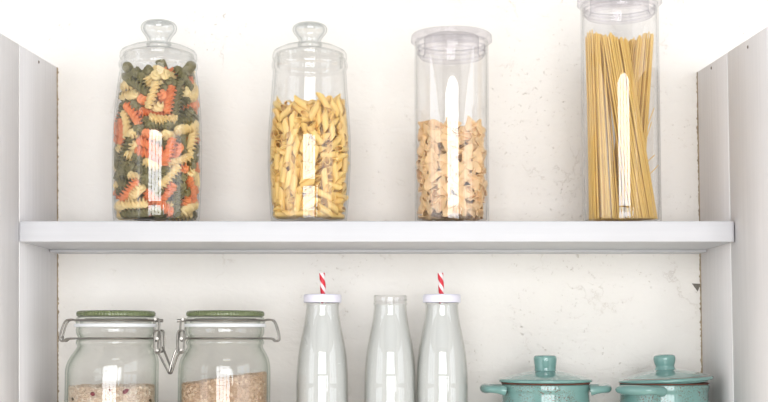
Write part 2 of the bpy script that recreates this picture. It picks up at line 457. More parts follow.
# ------------------------------------------------------------------ shelf unit
XL = lambda z: -0.4785 - 0.020 * (z - EYE - 0.13)
XR = lambda z: 0.4378
PB, PF_ = WALL_Y, 1.478
def panel(side, xf, seam, ztop, zbot, slope, m, label, nails):
    th = 0.022
    root = thing('side_panel', (xf(EYE), WALL_Y, zbot), label, 'shelf side board')
    o = Vector(root.location)
    for y0, y1 in ((WALL_Y, seam + 0.0012), (seam - 0.0012, PF_)):
        vs = []
        for z_ in (0, 1):
            for y in (y0, y1):
                z = (ztop - slope * (WALL_Y - y)) if z_ else zbot
                for d in (0, 1):
                    vs.append(Vector((xf(z) + side * th * d, y, z)) - o)
        me = mesh_from('plank', vs, [(0, 1, 3, 2), (4, 6, 7, 5), (0, 2, 6, 4), (1, 5, 7, 3), (0, 4, 5, 1), (2, 3, 7, 6)], False)
        bevel_mesh(me, 0.0008, 1)
        link('plank', me, m, root)
    # raised pale strip on the seam, standing in for its bevel catching light
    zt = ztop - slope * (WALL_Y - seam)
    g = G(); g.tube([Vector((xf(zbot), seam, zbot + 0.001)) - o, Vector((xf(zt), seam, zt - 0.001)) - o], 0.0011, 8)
    link('seam_highlight', g.mesh('seam_highlight'), M['seam_glint'], root)
    for (y, z) in nails:
        g = G(); g.add([(0.0, 0, 0)], [])
        g = G(); g.lathe([(0, -0.0006), (0.0018, -0.0006), (0.0022, 0.0004), (0.0012, 0.001), (0, 0.001)], 12, False)
        n = link('nail_head', g.mesh('nail_head'), M['nail'], root)
        n.rotation_euler = (0, side * -PI / 2, 0); n.location = Vector((xf(z) , y, z)) - o
    return root
ZB = EYE - 0.25
def nail_at(px, py, X):
    # point of a side board (plane x = X) seen at px, py
    u, v = (px - CX) / F, (CY - py) / F
    fw = math.cos(PITCH) - v * math.sin(PITCH); up = math.sin(PITCH) + v * math.cos(PITCH)
    Y = X * fw / u
    return (Y, up / fw * Y + EYE)
panel(-1, XL, 1.634, EYE + 0.3845, ZB, 0.050, M['panel_l'], 'grey-white limewashed plank board closing the shelves at their left end', [nail_at(38.5, 62, -0.4835)])
panel(1, XR, 1.655, EYE + 0.3776, ZB, 0.050, M['panel_r'], 'warm grey limewashed plank board beside the teal pots, at the right end', [nail_at(748, 47, 0.4378), nail_at(711.5, 68, 0.4378)])
joint('trim_1', XL, 1, ZB, EYE + 0.384, 3)
joint('trim_2', XR, -1, ZB, EYE + 0.3775, 4)

g = G(); c = at(696.5, 287, WALL_Y)
g.add([(c.x - 0.0065, WALL_Y - 0.0004, c.z + 0.005), (c.x + 0.0062, WALL_Y - 0.0004, c.z + 0.0045), (c.x + 0.0015, WALL_Y - 0.0004, c.z - 0.0065), (c.x - 0.0005, WALL_Y - 0.0012, c.z + 0.001),
       (c.x - 0.0065, WALL_Y + 0.001, c.z + 0.005), (c.x + 0.0062, WALL_Y + 0.001, c.z + 0.0045), (c.x + 0.0015, WALL_Y + 0.001, c.z - 0.0065)],
      [(0, 1, 3), (1, 2, 3), (2, 0, 3), (0, 4, 5, 1), (1, 5, 6, 2), (2, 6, 4, 0), (4, 6, 5)])
tag(link('plaster_chip', g.mesh('plaster_chip', False), M['chip']), 'dark grey triangular chip in the cream plaster beside the warm grey side board', 'plaster chip')
SF = 1.63
def shelf(ztop, label, pale=True):
    root = thing('shelf', (0, WALL_Y, ztop - 0.0268), label, 'shelf')
    z0, z1 = -0.0268, 0.0
    zz = ztop
    xl, xr = XL(ztop) + 0.0006, XR(ztop) - 0.0004
    # outline with rounded front corners
    out = [(xl, WALL_Y), (xl, SF + 0.004)]
    for k in range(5):
        a_ = PI + PI/2 * k / 4; out.append((xl + 0.003 + 0.003 * math.cos(a_), SF + 0.003 + 0.003 * math.sin(a_)))
    for k in range(9):
        a_ = -PI/2 + PI/2 * k / 8; out.append((xr - 0.006 + 0.006 * math.cos(a_), SF + 0.006 + 0.006 * math.sin(a_)))
    out.append((xr, WALL_Y))
    n = len(out); off = Vector((0, WALL_Y, ztop - 0.0268))
    def inset(d):
        c = []
        for (x, y) in out:
            dx = d if x < 0 else -d
            yy = y + d if y < WALL_Y - 0.01 else y
            c.append((x + (dx if abs(x) > 0.4 else 0), yy))
        return c
    rings = [(inset(0.0016), z0), (inset(0.0004), z0 + 0.0005), (out, z0 + 0.0018), (out, z1 - 0.0018), (inset(0.0004), z1 - 0.0005), (inset(0.0016), z1)]
    vs = []; fs = []
    for ring, z in rings: vs += [Vector((x, y, ztop + z)) - off for x, y in ring]
    for r in range(5):
        for i in range(n):
            j = (i + 1) % n
            fs.append((r*n+i, r*n+j, (r+1)*n+j, (r+1)*n+i))
    fs.append(tuple(range(n))[::-1]); fs.append(tuple(range(5*n, 6*n)))
    link('shelf_board', mesh_from('shelf_board', vs, fs, True, 60), M['shelf'], root)
    # batten below, against the wall
    g = G().box(xl + 0.001, xr - 0.001, 1.775 - WALL_Y, 0, -0.0035, 0.0)
    me = g.mesh('batten', False); bevel_mesh(me, 0.0012, 2)
    link('batten', me, M['shelf'], root)
    return root
SZ = EYE + 0.1454
LZ = EYE - 0.150
shelf(SZ, 'white painted shelf board holding the pasta jars')
shelf(LZ, 'white painted lower shelf board under the milk bottles and teal pots')

# ------------------------------------------------------------------ pasta jars
JY = 1.69
def shell(outer, t, zb):
    """closed solid of glass wall: outer profile bottom to top, wall thickness t, floor thickness zb."""
    inner = [(max(r - t, 0.002), z) for r, z in outer if z > zb + 0.006]
    r0 = inner[0][0]
    low = [(0, zb), (r0 * 0.9, zb), (r0 * 0.975, zb + 0.002)]
    rim_o, rim_i = outer[-1], inner[-1]
    top = [((rim_o[0] + rim_i[0]) / 2, rim_o[1] + t * 0.4)]
    return [(0, outer[0][1])] + outer + top + inner[::-1] + low[::-1]

def knob_jar(x, outer, rl, knob_r, label, kh):
    root = thing('glass_jar', (x, JY, SZ), label, 'jar')
    g = G(); g.lathe(shell(outer, 0.0026, 0.007), 96, False)
    link('jar_body', g.mesh('jar_body', True, 35), M['jar'], root)
    # lid: domed plate with rolled flange, plug ring under it
    lid = [(0, 0.2360), (0.014, 0.2360), (rl * 0.55, 0.2345), (rl - 0.004, 0.2285), (rl - 0.003, 0.2215), (rl - 0.0005, 0.2210), (rl + 0.0004, 0.2235),
           (rl, 0.2290), (rl - 0.002, 0.2325), (rl * 0.72, 0.2385), (rl * 0.42, 0.2415), (0.016, 0.2425), (0, 0.2425)]
    g = G(); g.lathe(lid, 96, False)
    lo = link('lid', g.mesh('lid', True, 40), M['jar'], root)
    pr = rl - 0.0055
    g = G(); g.lathe([(pr - 0.002, 0.2275), (pr, 0.2275), (pr, 0.2120), (pr - 0.001, 0.2112), (pr - 0.002, 0.2120)], 96, True)
    link('plug_ring', g.mesh('plug_ring', True, 40), M['jar'], lo)
    k = knob_r
    kp = curve_prof([(0.0165, 0.2418), (0.0150, 0.2452), (k * 0.65, 0.2500), (k * 0.76, 0.2552), (k * 0.93, 0.2608), (k, 0.2660), (k * 0.96, 0.2705), (k * 0.80, 0.2745), (k * 0.45, 0.2768), (0.0, 0.2775)], 5)
    kp = [(r, 0.2418 + (z - 0.2418) * kh) for r, z in kp]; kp[-1] = (0, kp[-1][1])
    ki = [(max(r - 0.0034, 0), min(z, kp[-1][1] - 0.0033)) for r, z in kp if r > 0.004]
    ki = ki + [(0, kp[-1][1] - 0.0033)]
    g = G(); g.lathe([(0.0131, 0.2418)] + kp, 64, False); g.lathe(ki[:1] + ki, 64, False)
    link('knob', g.mesh('knob', True, 60), M['knob'], lo)
    return root
o1 = curve_prof([(0.0520, 0.0), (0.0547, 0.0018), (0.0560, 0.006), (0.0574, 0.02), (0.0586, 0.06), (0.0588, 0.10), (0.0578, 0.135), (0.0555, 0.168), (0.0527, 0.192), (0.0509, 0.204), (0.0503, 0.208)], 4) + \
     [(0.0515, 0.2095), (0.0522, 0.212), (0.0520, 0.2155), (0.0508, 0.2185), (0.0500, 0.2195)]
X1_ = -0.3135; knob_jar(X1_, o1, 0.0508, 0.0240, 'clear glass jar with knobbed lid, full of orange, green and cream spiral pasta', 0.92)
o2 = curve_prof([(0.0462, 0.0), (0.0488, 0.0018), (0.0500, 0.006), (0.0520, 0.025), (0.0542, 0.06), (0.0551, 0.09), (0.0546, 0.12), (0.0528, 0.15), (0.0505, 0.178), (0.0492, 0.200), (0.0488, 0.208)], 4) + \
     [(0.0500, 0.2095), (0.0508, 0.212), (0.0506, 0.2155), (0.0494, 0.2185), (0.0486, 0.2195)]
X2_ = -0.1113; knob_jar(X2_, o2, 0.0494, 0.0232, 'clear glass jar with knobbed lid, holding yellow penne tubes', 0.83)

def straight_jar(x, R, H, rim_r, plug_z, label):
    root = thing('glass_canister', (x, JY, SZ), label, 'jar')
    outer = [(R - 0.005, 0.0), (R - 0.0022, 0.0006), (R - 0.0006, 0.0022), (R, 0.005), (R, 0.03), (R, 0.09), (R, 0.16), (R, H - 0.002), (R, H)]
    g = G(); g.lathe(shell(outer, 0.0020, 0.005), 96, False)
    link('jar_body', g.mesh('jar_body', True, 35), M['thin'], root)
    pr = R - 0.0045; z = H
    pi_ = pr - 0.008
    lid = [(0, z + 0.0085), (pi_ - 0.002, z + 0.0085), (pi_, z + 0.007), (pi_, plug_z + 0.006), (pi_ + 0.002, plug_z + 0.001), (pr - 0.003, plug_z), (pr - 0.0005, plug_z + 0.003),
           (pr, plug_z + 0.008), (pr, z + 0.0008), (rim_r - 0.001, z + 0.0008), (rim_r + 0.0004, z + 0.002), (rim_r, z + 0.009), (rim_r - 0.002, z + 0.0115), (pi_, z + 0.0118), (0, z + 0.0118)]
    g = G(); g.lathe(lid, 96, False)
    lo = link('lid', g.mesh('lid', True, 40), M['plastic'], root)
    for q in (0.35, 0.7):
        zz = plug_z + (z - plug_z) * q
        g = G(); g.lathe([(pr - 0.0004, zz - 0.0012), (R - 0.0024, zz - 0.0004), (R - 0.0024, zz + 0.0004), (pr - 0.0004, zz + 0.0012)], 96, True)
        link('sealing_ring', g.mesh('sealing_ring'), M['plastic'], lo)
    return root
X3_ = 0.0782; straight_jar(X3_, 0.0492, 0.2440, 0.0538, 0.2240, 'straight clear glass canister half full of pale bow-tie pasta')
X4_ = 0.3035; straight_jar(X4_, 0.0515, 0.2950, 0.0560, 0.2800, 'tallest straight clear glass canister, holding golden spaghetti')

# ------------------------------------------------------------------ pasta shapes (axis along x, metres)
def fusilli_mesh(name, seed, turns=2.35, length=0.0345, bend=0.0):
    rnd = random.Random(seed); vs = []; fs = []; n = 21; m = 44
    for i in range(m + 1):
        t = i / m; x = (t - 0.5) * length; tw = 2 * PI * turns * t
        env = min(1, 0.55 + 6 * min(t, 1 - t))
        oy = bend * math.sin(PI * t)
        for k in range(n):
            a_ = 2 * PI * k / n
            lobe = (0.5 + 0.5 * math.cos(3 * a_)) ** 1.1
            r = (0.0019 + 0.0045 * lobe) * env
            aa = a_ + tw + 0.2 * lobe
            vs.append((x + 0.0003 * math.sin(5 * a_), r * math.cos(aa) + oy, r * math.sin(aa)))
    for i in range(m):
        for k in range(n): fs.append((i*n+k, i*n+(k+1) % n, (i+1)*n+(k+1) % n, (i+1)*n+k))
    fs.append(tuple(range(n))); fs.append(tuple(range(m*n, (m+1)*n)))
    return mesh_from(name, vs, fs, True, 70)
def penne_mesh(name, L_=0.0225, ro=0.0044, ri=0.0034, slant=0.0045):
    n = 20; prof = [(-1, ro), (-0.5, ro), (0, ro), (0.5, ro), (1, ro), (1, ri), (0, ri), (-1, ri)]
    vs = []; fs = []
    for s_, r in prof:
        for k in range(n):
            a_ = 2 * PI * k / n; y = r * math.cos(a_)
            vs.append((s_ * L_ / 2 + slant * math.cos(a_) * abs(s_) * (1 if r else 1), y, r * math.sin(a_)))
    m = len(prof)
    for i in range(m):
        for k in range(n): fs.append((i*n+k, i*n+(k+1) % n, ((i+1) % m)*n+(k+1) % n, ((i+1) % m)*n+k))
    return mesh_from(name, vs, fs, True, 50)
def bow_mesh(name, curl=1.0, W=0.0335, H=0.0245):
    nu, nv = 24, 19; th = 0.0005; top = []
    P = []
    for i in range(nu + 1):
        u = -1 + 2 * i / nu; row = []
        for j in range(nv):
            v = -1 + 2 * j / (nv - 1)
            au = abs(u)
            wd = 0.26 + 0.74 * min(1, (au / 0.85)) ** 0.9
            tooth = (0.0013 * (1 if j % 2 else -1)) * max(0, (au - 0.86) / 0.14)
            x = u * W / 2 + math.copysign(tooth, u) - math.copysign(0.0014, u) * (abs(v) ** 2) * au
            y = v * H / 2 * wd
            z = 0.0030 * math.exp(-(u / 0.34) ** 2) * math.cos(v * PI * 1.02) + 0.0024 * curl * (au ** 1.5) * math.sin(v * PI * 0.8) * (1 if u > 0 else -1)
            row.append(Vector((x, y, z)))
        P.append(row)
    vs = [p + Vector((0, 0, th)) for r in P for p in r] + [p - Vector((0, 0, th)) for r in P for p in r]
    N = (nu + 1) * nv; fs = []
    for i in range(nu):
        for j in range(nv - 1):
            a_, b2, c, d = i*nv+j, i*nv+j+1, (i+1)*nv+j+1, (i+1)*nv+j
            fs.append((a_, b2, c, d)); fs.append((N+d, N+c, N+b2, N+a_))
    edge = [(0, j) for j in range(nv)] + [(i, nv-1) for i in range(1, nu+1)] + [(nu, j) for j in range(nv-2, -1, -1)] + [(i, 0) for i in range(nu-1, 0, -1)]
    for k in range(len(edge)):
        p = edge[k][0]*nv + edge[k][1]; q = edge[(k+1) % len(edge)][0]*nv + edge[(k+1) % len(edge)][1]
        fs.append((p, q, N+q, N+p))
    return mesh_from(name, vs, fs, True, 50)

def unpack(s):
    v = [int(q) for q in s.split()]
    return [tuple(x / 100 for x in v[i:i+6]) for i in range(0, len(v), 6)]
def pour(name, data, protos, x0, pick, fat=1.0):
    for i, (x, y, z, a_, b2, c) in enumerate(data):
        me, label, cat, group = protos[pick(i)]
        o = bpy.data.objects.new(name, me); COL.objects.link(o)
        o.location = (x0 + x / 100, JY + y / 100, SZ + z / 100); o.rotation_euler = (a_, b2, c); o.scale = (fat,) * 3
        tag(o, label, cat, group)
FUSILLI = """306 -70 136 -62 0 33 -20 345 136 126 0 -115 -185 -413 134 61 0 272 -250 -262 139 -93 314 -41 79 -337 137 -306 0 143 251 380 136 2 0 256 303 164 139 -29 0 -284 -355 -72 137 195 0 257 -204 -424 244 148 0 269 -448 -149 242 22 -311 -125 446 -136 198 74 41 -193 379 321 365 209 -151 -11 339 61 139 34 -314 30 -285 351 139 -156 0 -246 133 -454 224 -50 -62 -276 340 -347 262 -196 -146 -45 -211 190 136 -252 0 -204 384 162 263 -84 -29 -73 -185 443 320 -136 -53 44 -32 -387 264 -126 132 172 73 384 189 73 -35 225 196 308 252 21 5 80 -188 -386 371 0 52 223 -405 40 335 -88 -231 28 318 -229 226 270 -62 -4 423 -14 355 258 -96 -53 -328 184 182 -39 -30 91 -189 -216 232 309 3 -34 -475 115 844 -9 245 133 121 -253 243 -129 7 -59 -120 239 253 197 12 167 216 178 300 278 -44 117 -388 -71 322 43 -74 -285 178 -383 364 -99 239 -28 -230 -185 343 -50 5 -1 -32 402 341 200 -9 -258 -290 -250 434 195 -1 6 -348 349 370 14 -205 -227 357 137 369 164 -44 80 -466 161 344 113 123 110 20 -286 354 204 -19 10 -343 -151 471 -55 25 17 468 -164 444 93 -194 127 -299 232 390 120 12 -13 139 391 416 69 224 78 -480 117 657 109 -92 132 103 -482 578 10 -84 22 -366 -329 950 -1 -221 230 16 375 436 235 -27 120 211 163 424 250 -39 -41 -230 103 406 44 18 0 -60 -373 500 24 -270 152 -288 -305 529 -124 27 -29 467 16 552 -67 -81 -129 -107 474 497 71 54 -293 235 432 364 214 212 -44 -300 -30 458 -108 -282 17 316 -205 416 -7 312 -50 266 -264 495 -181 -3 -50 -239 171 495 144 -294 2 101 375 540 -65 72 -164 -268 59 519 -33 -297 3 246 -92 500 56 -306 -29 -289 -391 424 178 -65 -66 320 228 497 29 -31 -39 -256 283 484 108 25 4 -72 374 579 188 -43 213 -422 -241 687 -77 -57 -106 249 -425 591 75 84 -262 73 -370 447 -64 -44 181 384 176 641 155 -2 -72 -323 240 620 168 10 156 252 -38 596 181 -1 274 -18 -419 636 35 40 46 191 322 595 -87 -312 66 -426 250 666 273 -93 105 129 464 769 50 41 287 -135 -360 601 -85 -4 -263 228 -163 580 -70 -309 -26 73 -416 723 248 27 61 362 344 725 149 124 -81 -262 -80 547 -205 29 24 -127 254 571 -158 1 220 -292 -305 670 62 273 -125 344 -152 677 -71 1 277 255 -279 602 70 -5 -24 -356 229 841 237 77 -145 -48 403 705 -42 39 -52 -287 -88 680 222 24 8 283 -242 706 125 303 -34 178 237 691 -227 42 -178 -373 -7 634 -35 -14 -298 -86 -389 761 -141 -269 58 392 -52 724 -8 266 -85 225 -444 913 -16 193 50 30 360 788 241 42 -128 -479 -124 878 15 -216 -131 -138 342 673 -16 -301 -66 -208 -339 790 -12 -244 53 283 189 758 -132 10 42 351 -287 830 178 -39 68 -228 -208 716 138 -248 24 -253 245 759 100 -20 176 33 -257 788 -46 3 284 469 117 793 72 -266 -132 268 -275 906 96 251 -84 -263 7 733 -86 -15 -311 -113 262 768 160 47 -124 -4 -484 973 -140 52 0 369 317 1092 -79 -70 228 408 -4 824 115 51 223 120 359 853 55 33 -139 -228 -297 926 -27 258 -152 -26 -433 876 -2 35 31 316 367 1007 -165 68 -73 237 -88 802 -73 -12 252 15 -379 1003 -112 23 302 117 -233 901 -224 -15 -133 377 -7 936 40 -47 -21 363 -218 998 -27 -82 -153 -450 130 1621 -88 -184 161 -410 -27 872 -111 -52 229 -248 -407 1415 121 -231 -62 368 106 886 304 -10 -40 235 -408 1602 -98 135 -224 -304 -76 931 10 -7 111 -372 43 985 -307 21 142 122 -271 1027 2 302 -3 220 358 904 180 -72 190 -251 291 895 207 -1 -157 -224 -145 968 -305 32 103 -315 272 1105 -228 -6 132 364 83 1024 37 21 -265 21 394 946 -27 248 104 -385 -91 1577 -59 -311 -95 298 4 1139 223 -36 -115 212 259 965 -154 1 266 396 -21 1074 -171 -39 74 -155 344 945 296 -5 160 107 -367 1137 -75 -2 117 -451 159 1053 -34 -308 124 482 -97 1103 -126 -101 140 236 287 1067 -33 -11 -75 406 94 1199 -228 -48 -184 -262 278 1003 -81 3 167 -354 -331 1287 49 180 228 -375 41 1125 54 52 -14 245 -327 1150 264 -9 118 -66 367 1009 -296 18 -147 459 98 1299 -182 -25 -138 -171 331 1052 -81 -3 170 -59 -260 1110 -89 -9 108 407 -243 1237 16 -28 105 22 360 1078 6 29 -141 175 329 1177 159 31 -170 -433 197 1373 67 -69 110 -5 -361 1161 75 17 -200 -347 -183 1078 -276 -64 1 258 -319 1260 176 9 -200 67 338 1179 -155 21 -170 228 116 1206 218 -36 44 -84 355 1116 -271 -16 177 70 -382 1247 -125 2 -224 -419 -262 1205 75 132 -118 -366 -75 1121 -68 6 5 -187 -321 1174 293 -21 108 -265 57 1203 131 14 -53 -40 313 1215 -189 3 -164 180 293 1333 -4 -31 -221 -369 299 1199 -213 26 -226 153 -443 1361 -160 -2 34 -428 -195 1476 -70 74 206 354 114 1352 137 50 -233 366 -224 1915 1 -237 88 256 254 1250 60 4 56 -160 334 1194 0 289 168 323 -246 1374 141 1 48 -96 -356 1227 21 291 109 353 -102 1391 260 -42 24 22 471 1382 -47 -257 -1 276 197 1341 -59 304 77 -100 303 1326 29 -313 -45 19 -321 1325 -62 308 85 -283 -244 1253 94 287 -85 358 13 1412 -105 14 -287 -41 395 1331 -93 8 -45 -236 405 1472 -88 67 -266 -247 -96 1266 36 -35 -62 309 -178 1462 206 -23 2 -282 -180 1344 -91 291 -72 192 314 1443 31 -17 -274 -267 251 1294 158 13 -29 -485 1 1346 -15 120 -170 7 -400 1424 -32 5 49 444 -16 1776 -50 77 -149 -260 310 1526 133 105 -147 -265 118 1406 -291 19 26 -248 19 1307 -10 -302 -25 19 -467 1653 -121 187 33 288 213 1452 -3 -10 68 -227 123 1284 -53 29 -29 77 382 1430 -291 18 40 359 29 1522 -101 -3 -217 231 261 1532 248 -5 74 -27 250 1544 98 -39 201 324 -344 1588 -178 -134 106 -31 -296 1437 213 -5 49 314 164 1550 258 -34 98 -252 -114 1485 -43 -30 103 -195 228 1593 121 -57 130 -122 -332 1656 -212 48 -153 391 -11 1653 138 77 -149 0 -347 1540 125 13 -68 421 157 1662 -283 47 -118 -339 125 1550 -93 26 -147 100 445 1534 240 14 -20 -206 -316 1588 44 258 169 305 -241 1555 -6 264 33 -26 -356 1754 35 90 128 -309 -259 1977 -116 -8 -86 106 -316 1600 -251 -42 -136 27 -228 1759 -178 52 200 282 233 1666 -6 17 158 -379 18 1682 46 15 106 -4 448 1748 -30 -80 -9 -318 -301 1677 -21 -5 229 189 -176 1580 193 73 190 114 -264 1697 -253 -42 -132 -342 -51 1798 -52 -90 185 -348 199 1777 -133 -237 76 -183 -399 1780 100 -259 -50 178 216 1637 257 1 -149 -2 284 1665 4 -10 -194 -269 -195 1777 -6 -14 -243 -177 172 1810 201 29 -67 -153 -278 1883 -10 -303 156 323 -111 1717 -175 11 221 164 -251 1803 60 -25 -106 -165 306 1821 139 267 -49 -181 31 1788 117 -9 -60 -354 189 2032 18 30 -208 19 -79 1855 -119 12 -203 90 102 1765 267 0 -125 259 -213 1768 72 60 223 106 351 1762 309 10 28 -256 68 1900 178 16 -103 -100 233 2023 100 98 -270 -10 -312 1934 162 -11 204 198 134 1780 -258 -23 -128 155 -64 1930 -287 108 -70 199 232 2017 256 55 -75 -57 17 1906 139 -43 -201 -80 339 1954 -149 -50 -47 -129 -295 1992 -237 5 211 294 172 1814 -5 -36 -131 283 -162 1875 6 47 99 -76 404 1823 -118 -75 -18 -321 -128 1889 -71 242 44 402 -52 2078 67 52 -169 37 -118 1961 -168 -50 198 207 237 1885 17 -7 82 312 -93 1960 228 42 33 299 37 1974 136 17 300 -57 104 1985 -144 -6 311 88 394 2014 174 30 -20 92 -297 1984 303 39 -91 400 170 1934 70 199 -146 -393 -60 2093 -76 -11 172 112 301 1894 -125 26 77 47 61 2108 -195 -31 -159"""
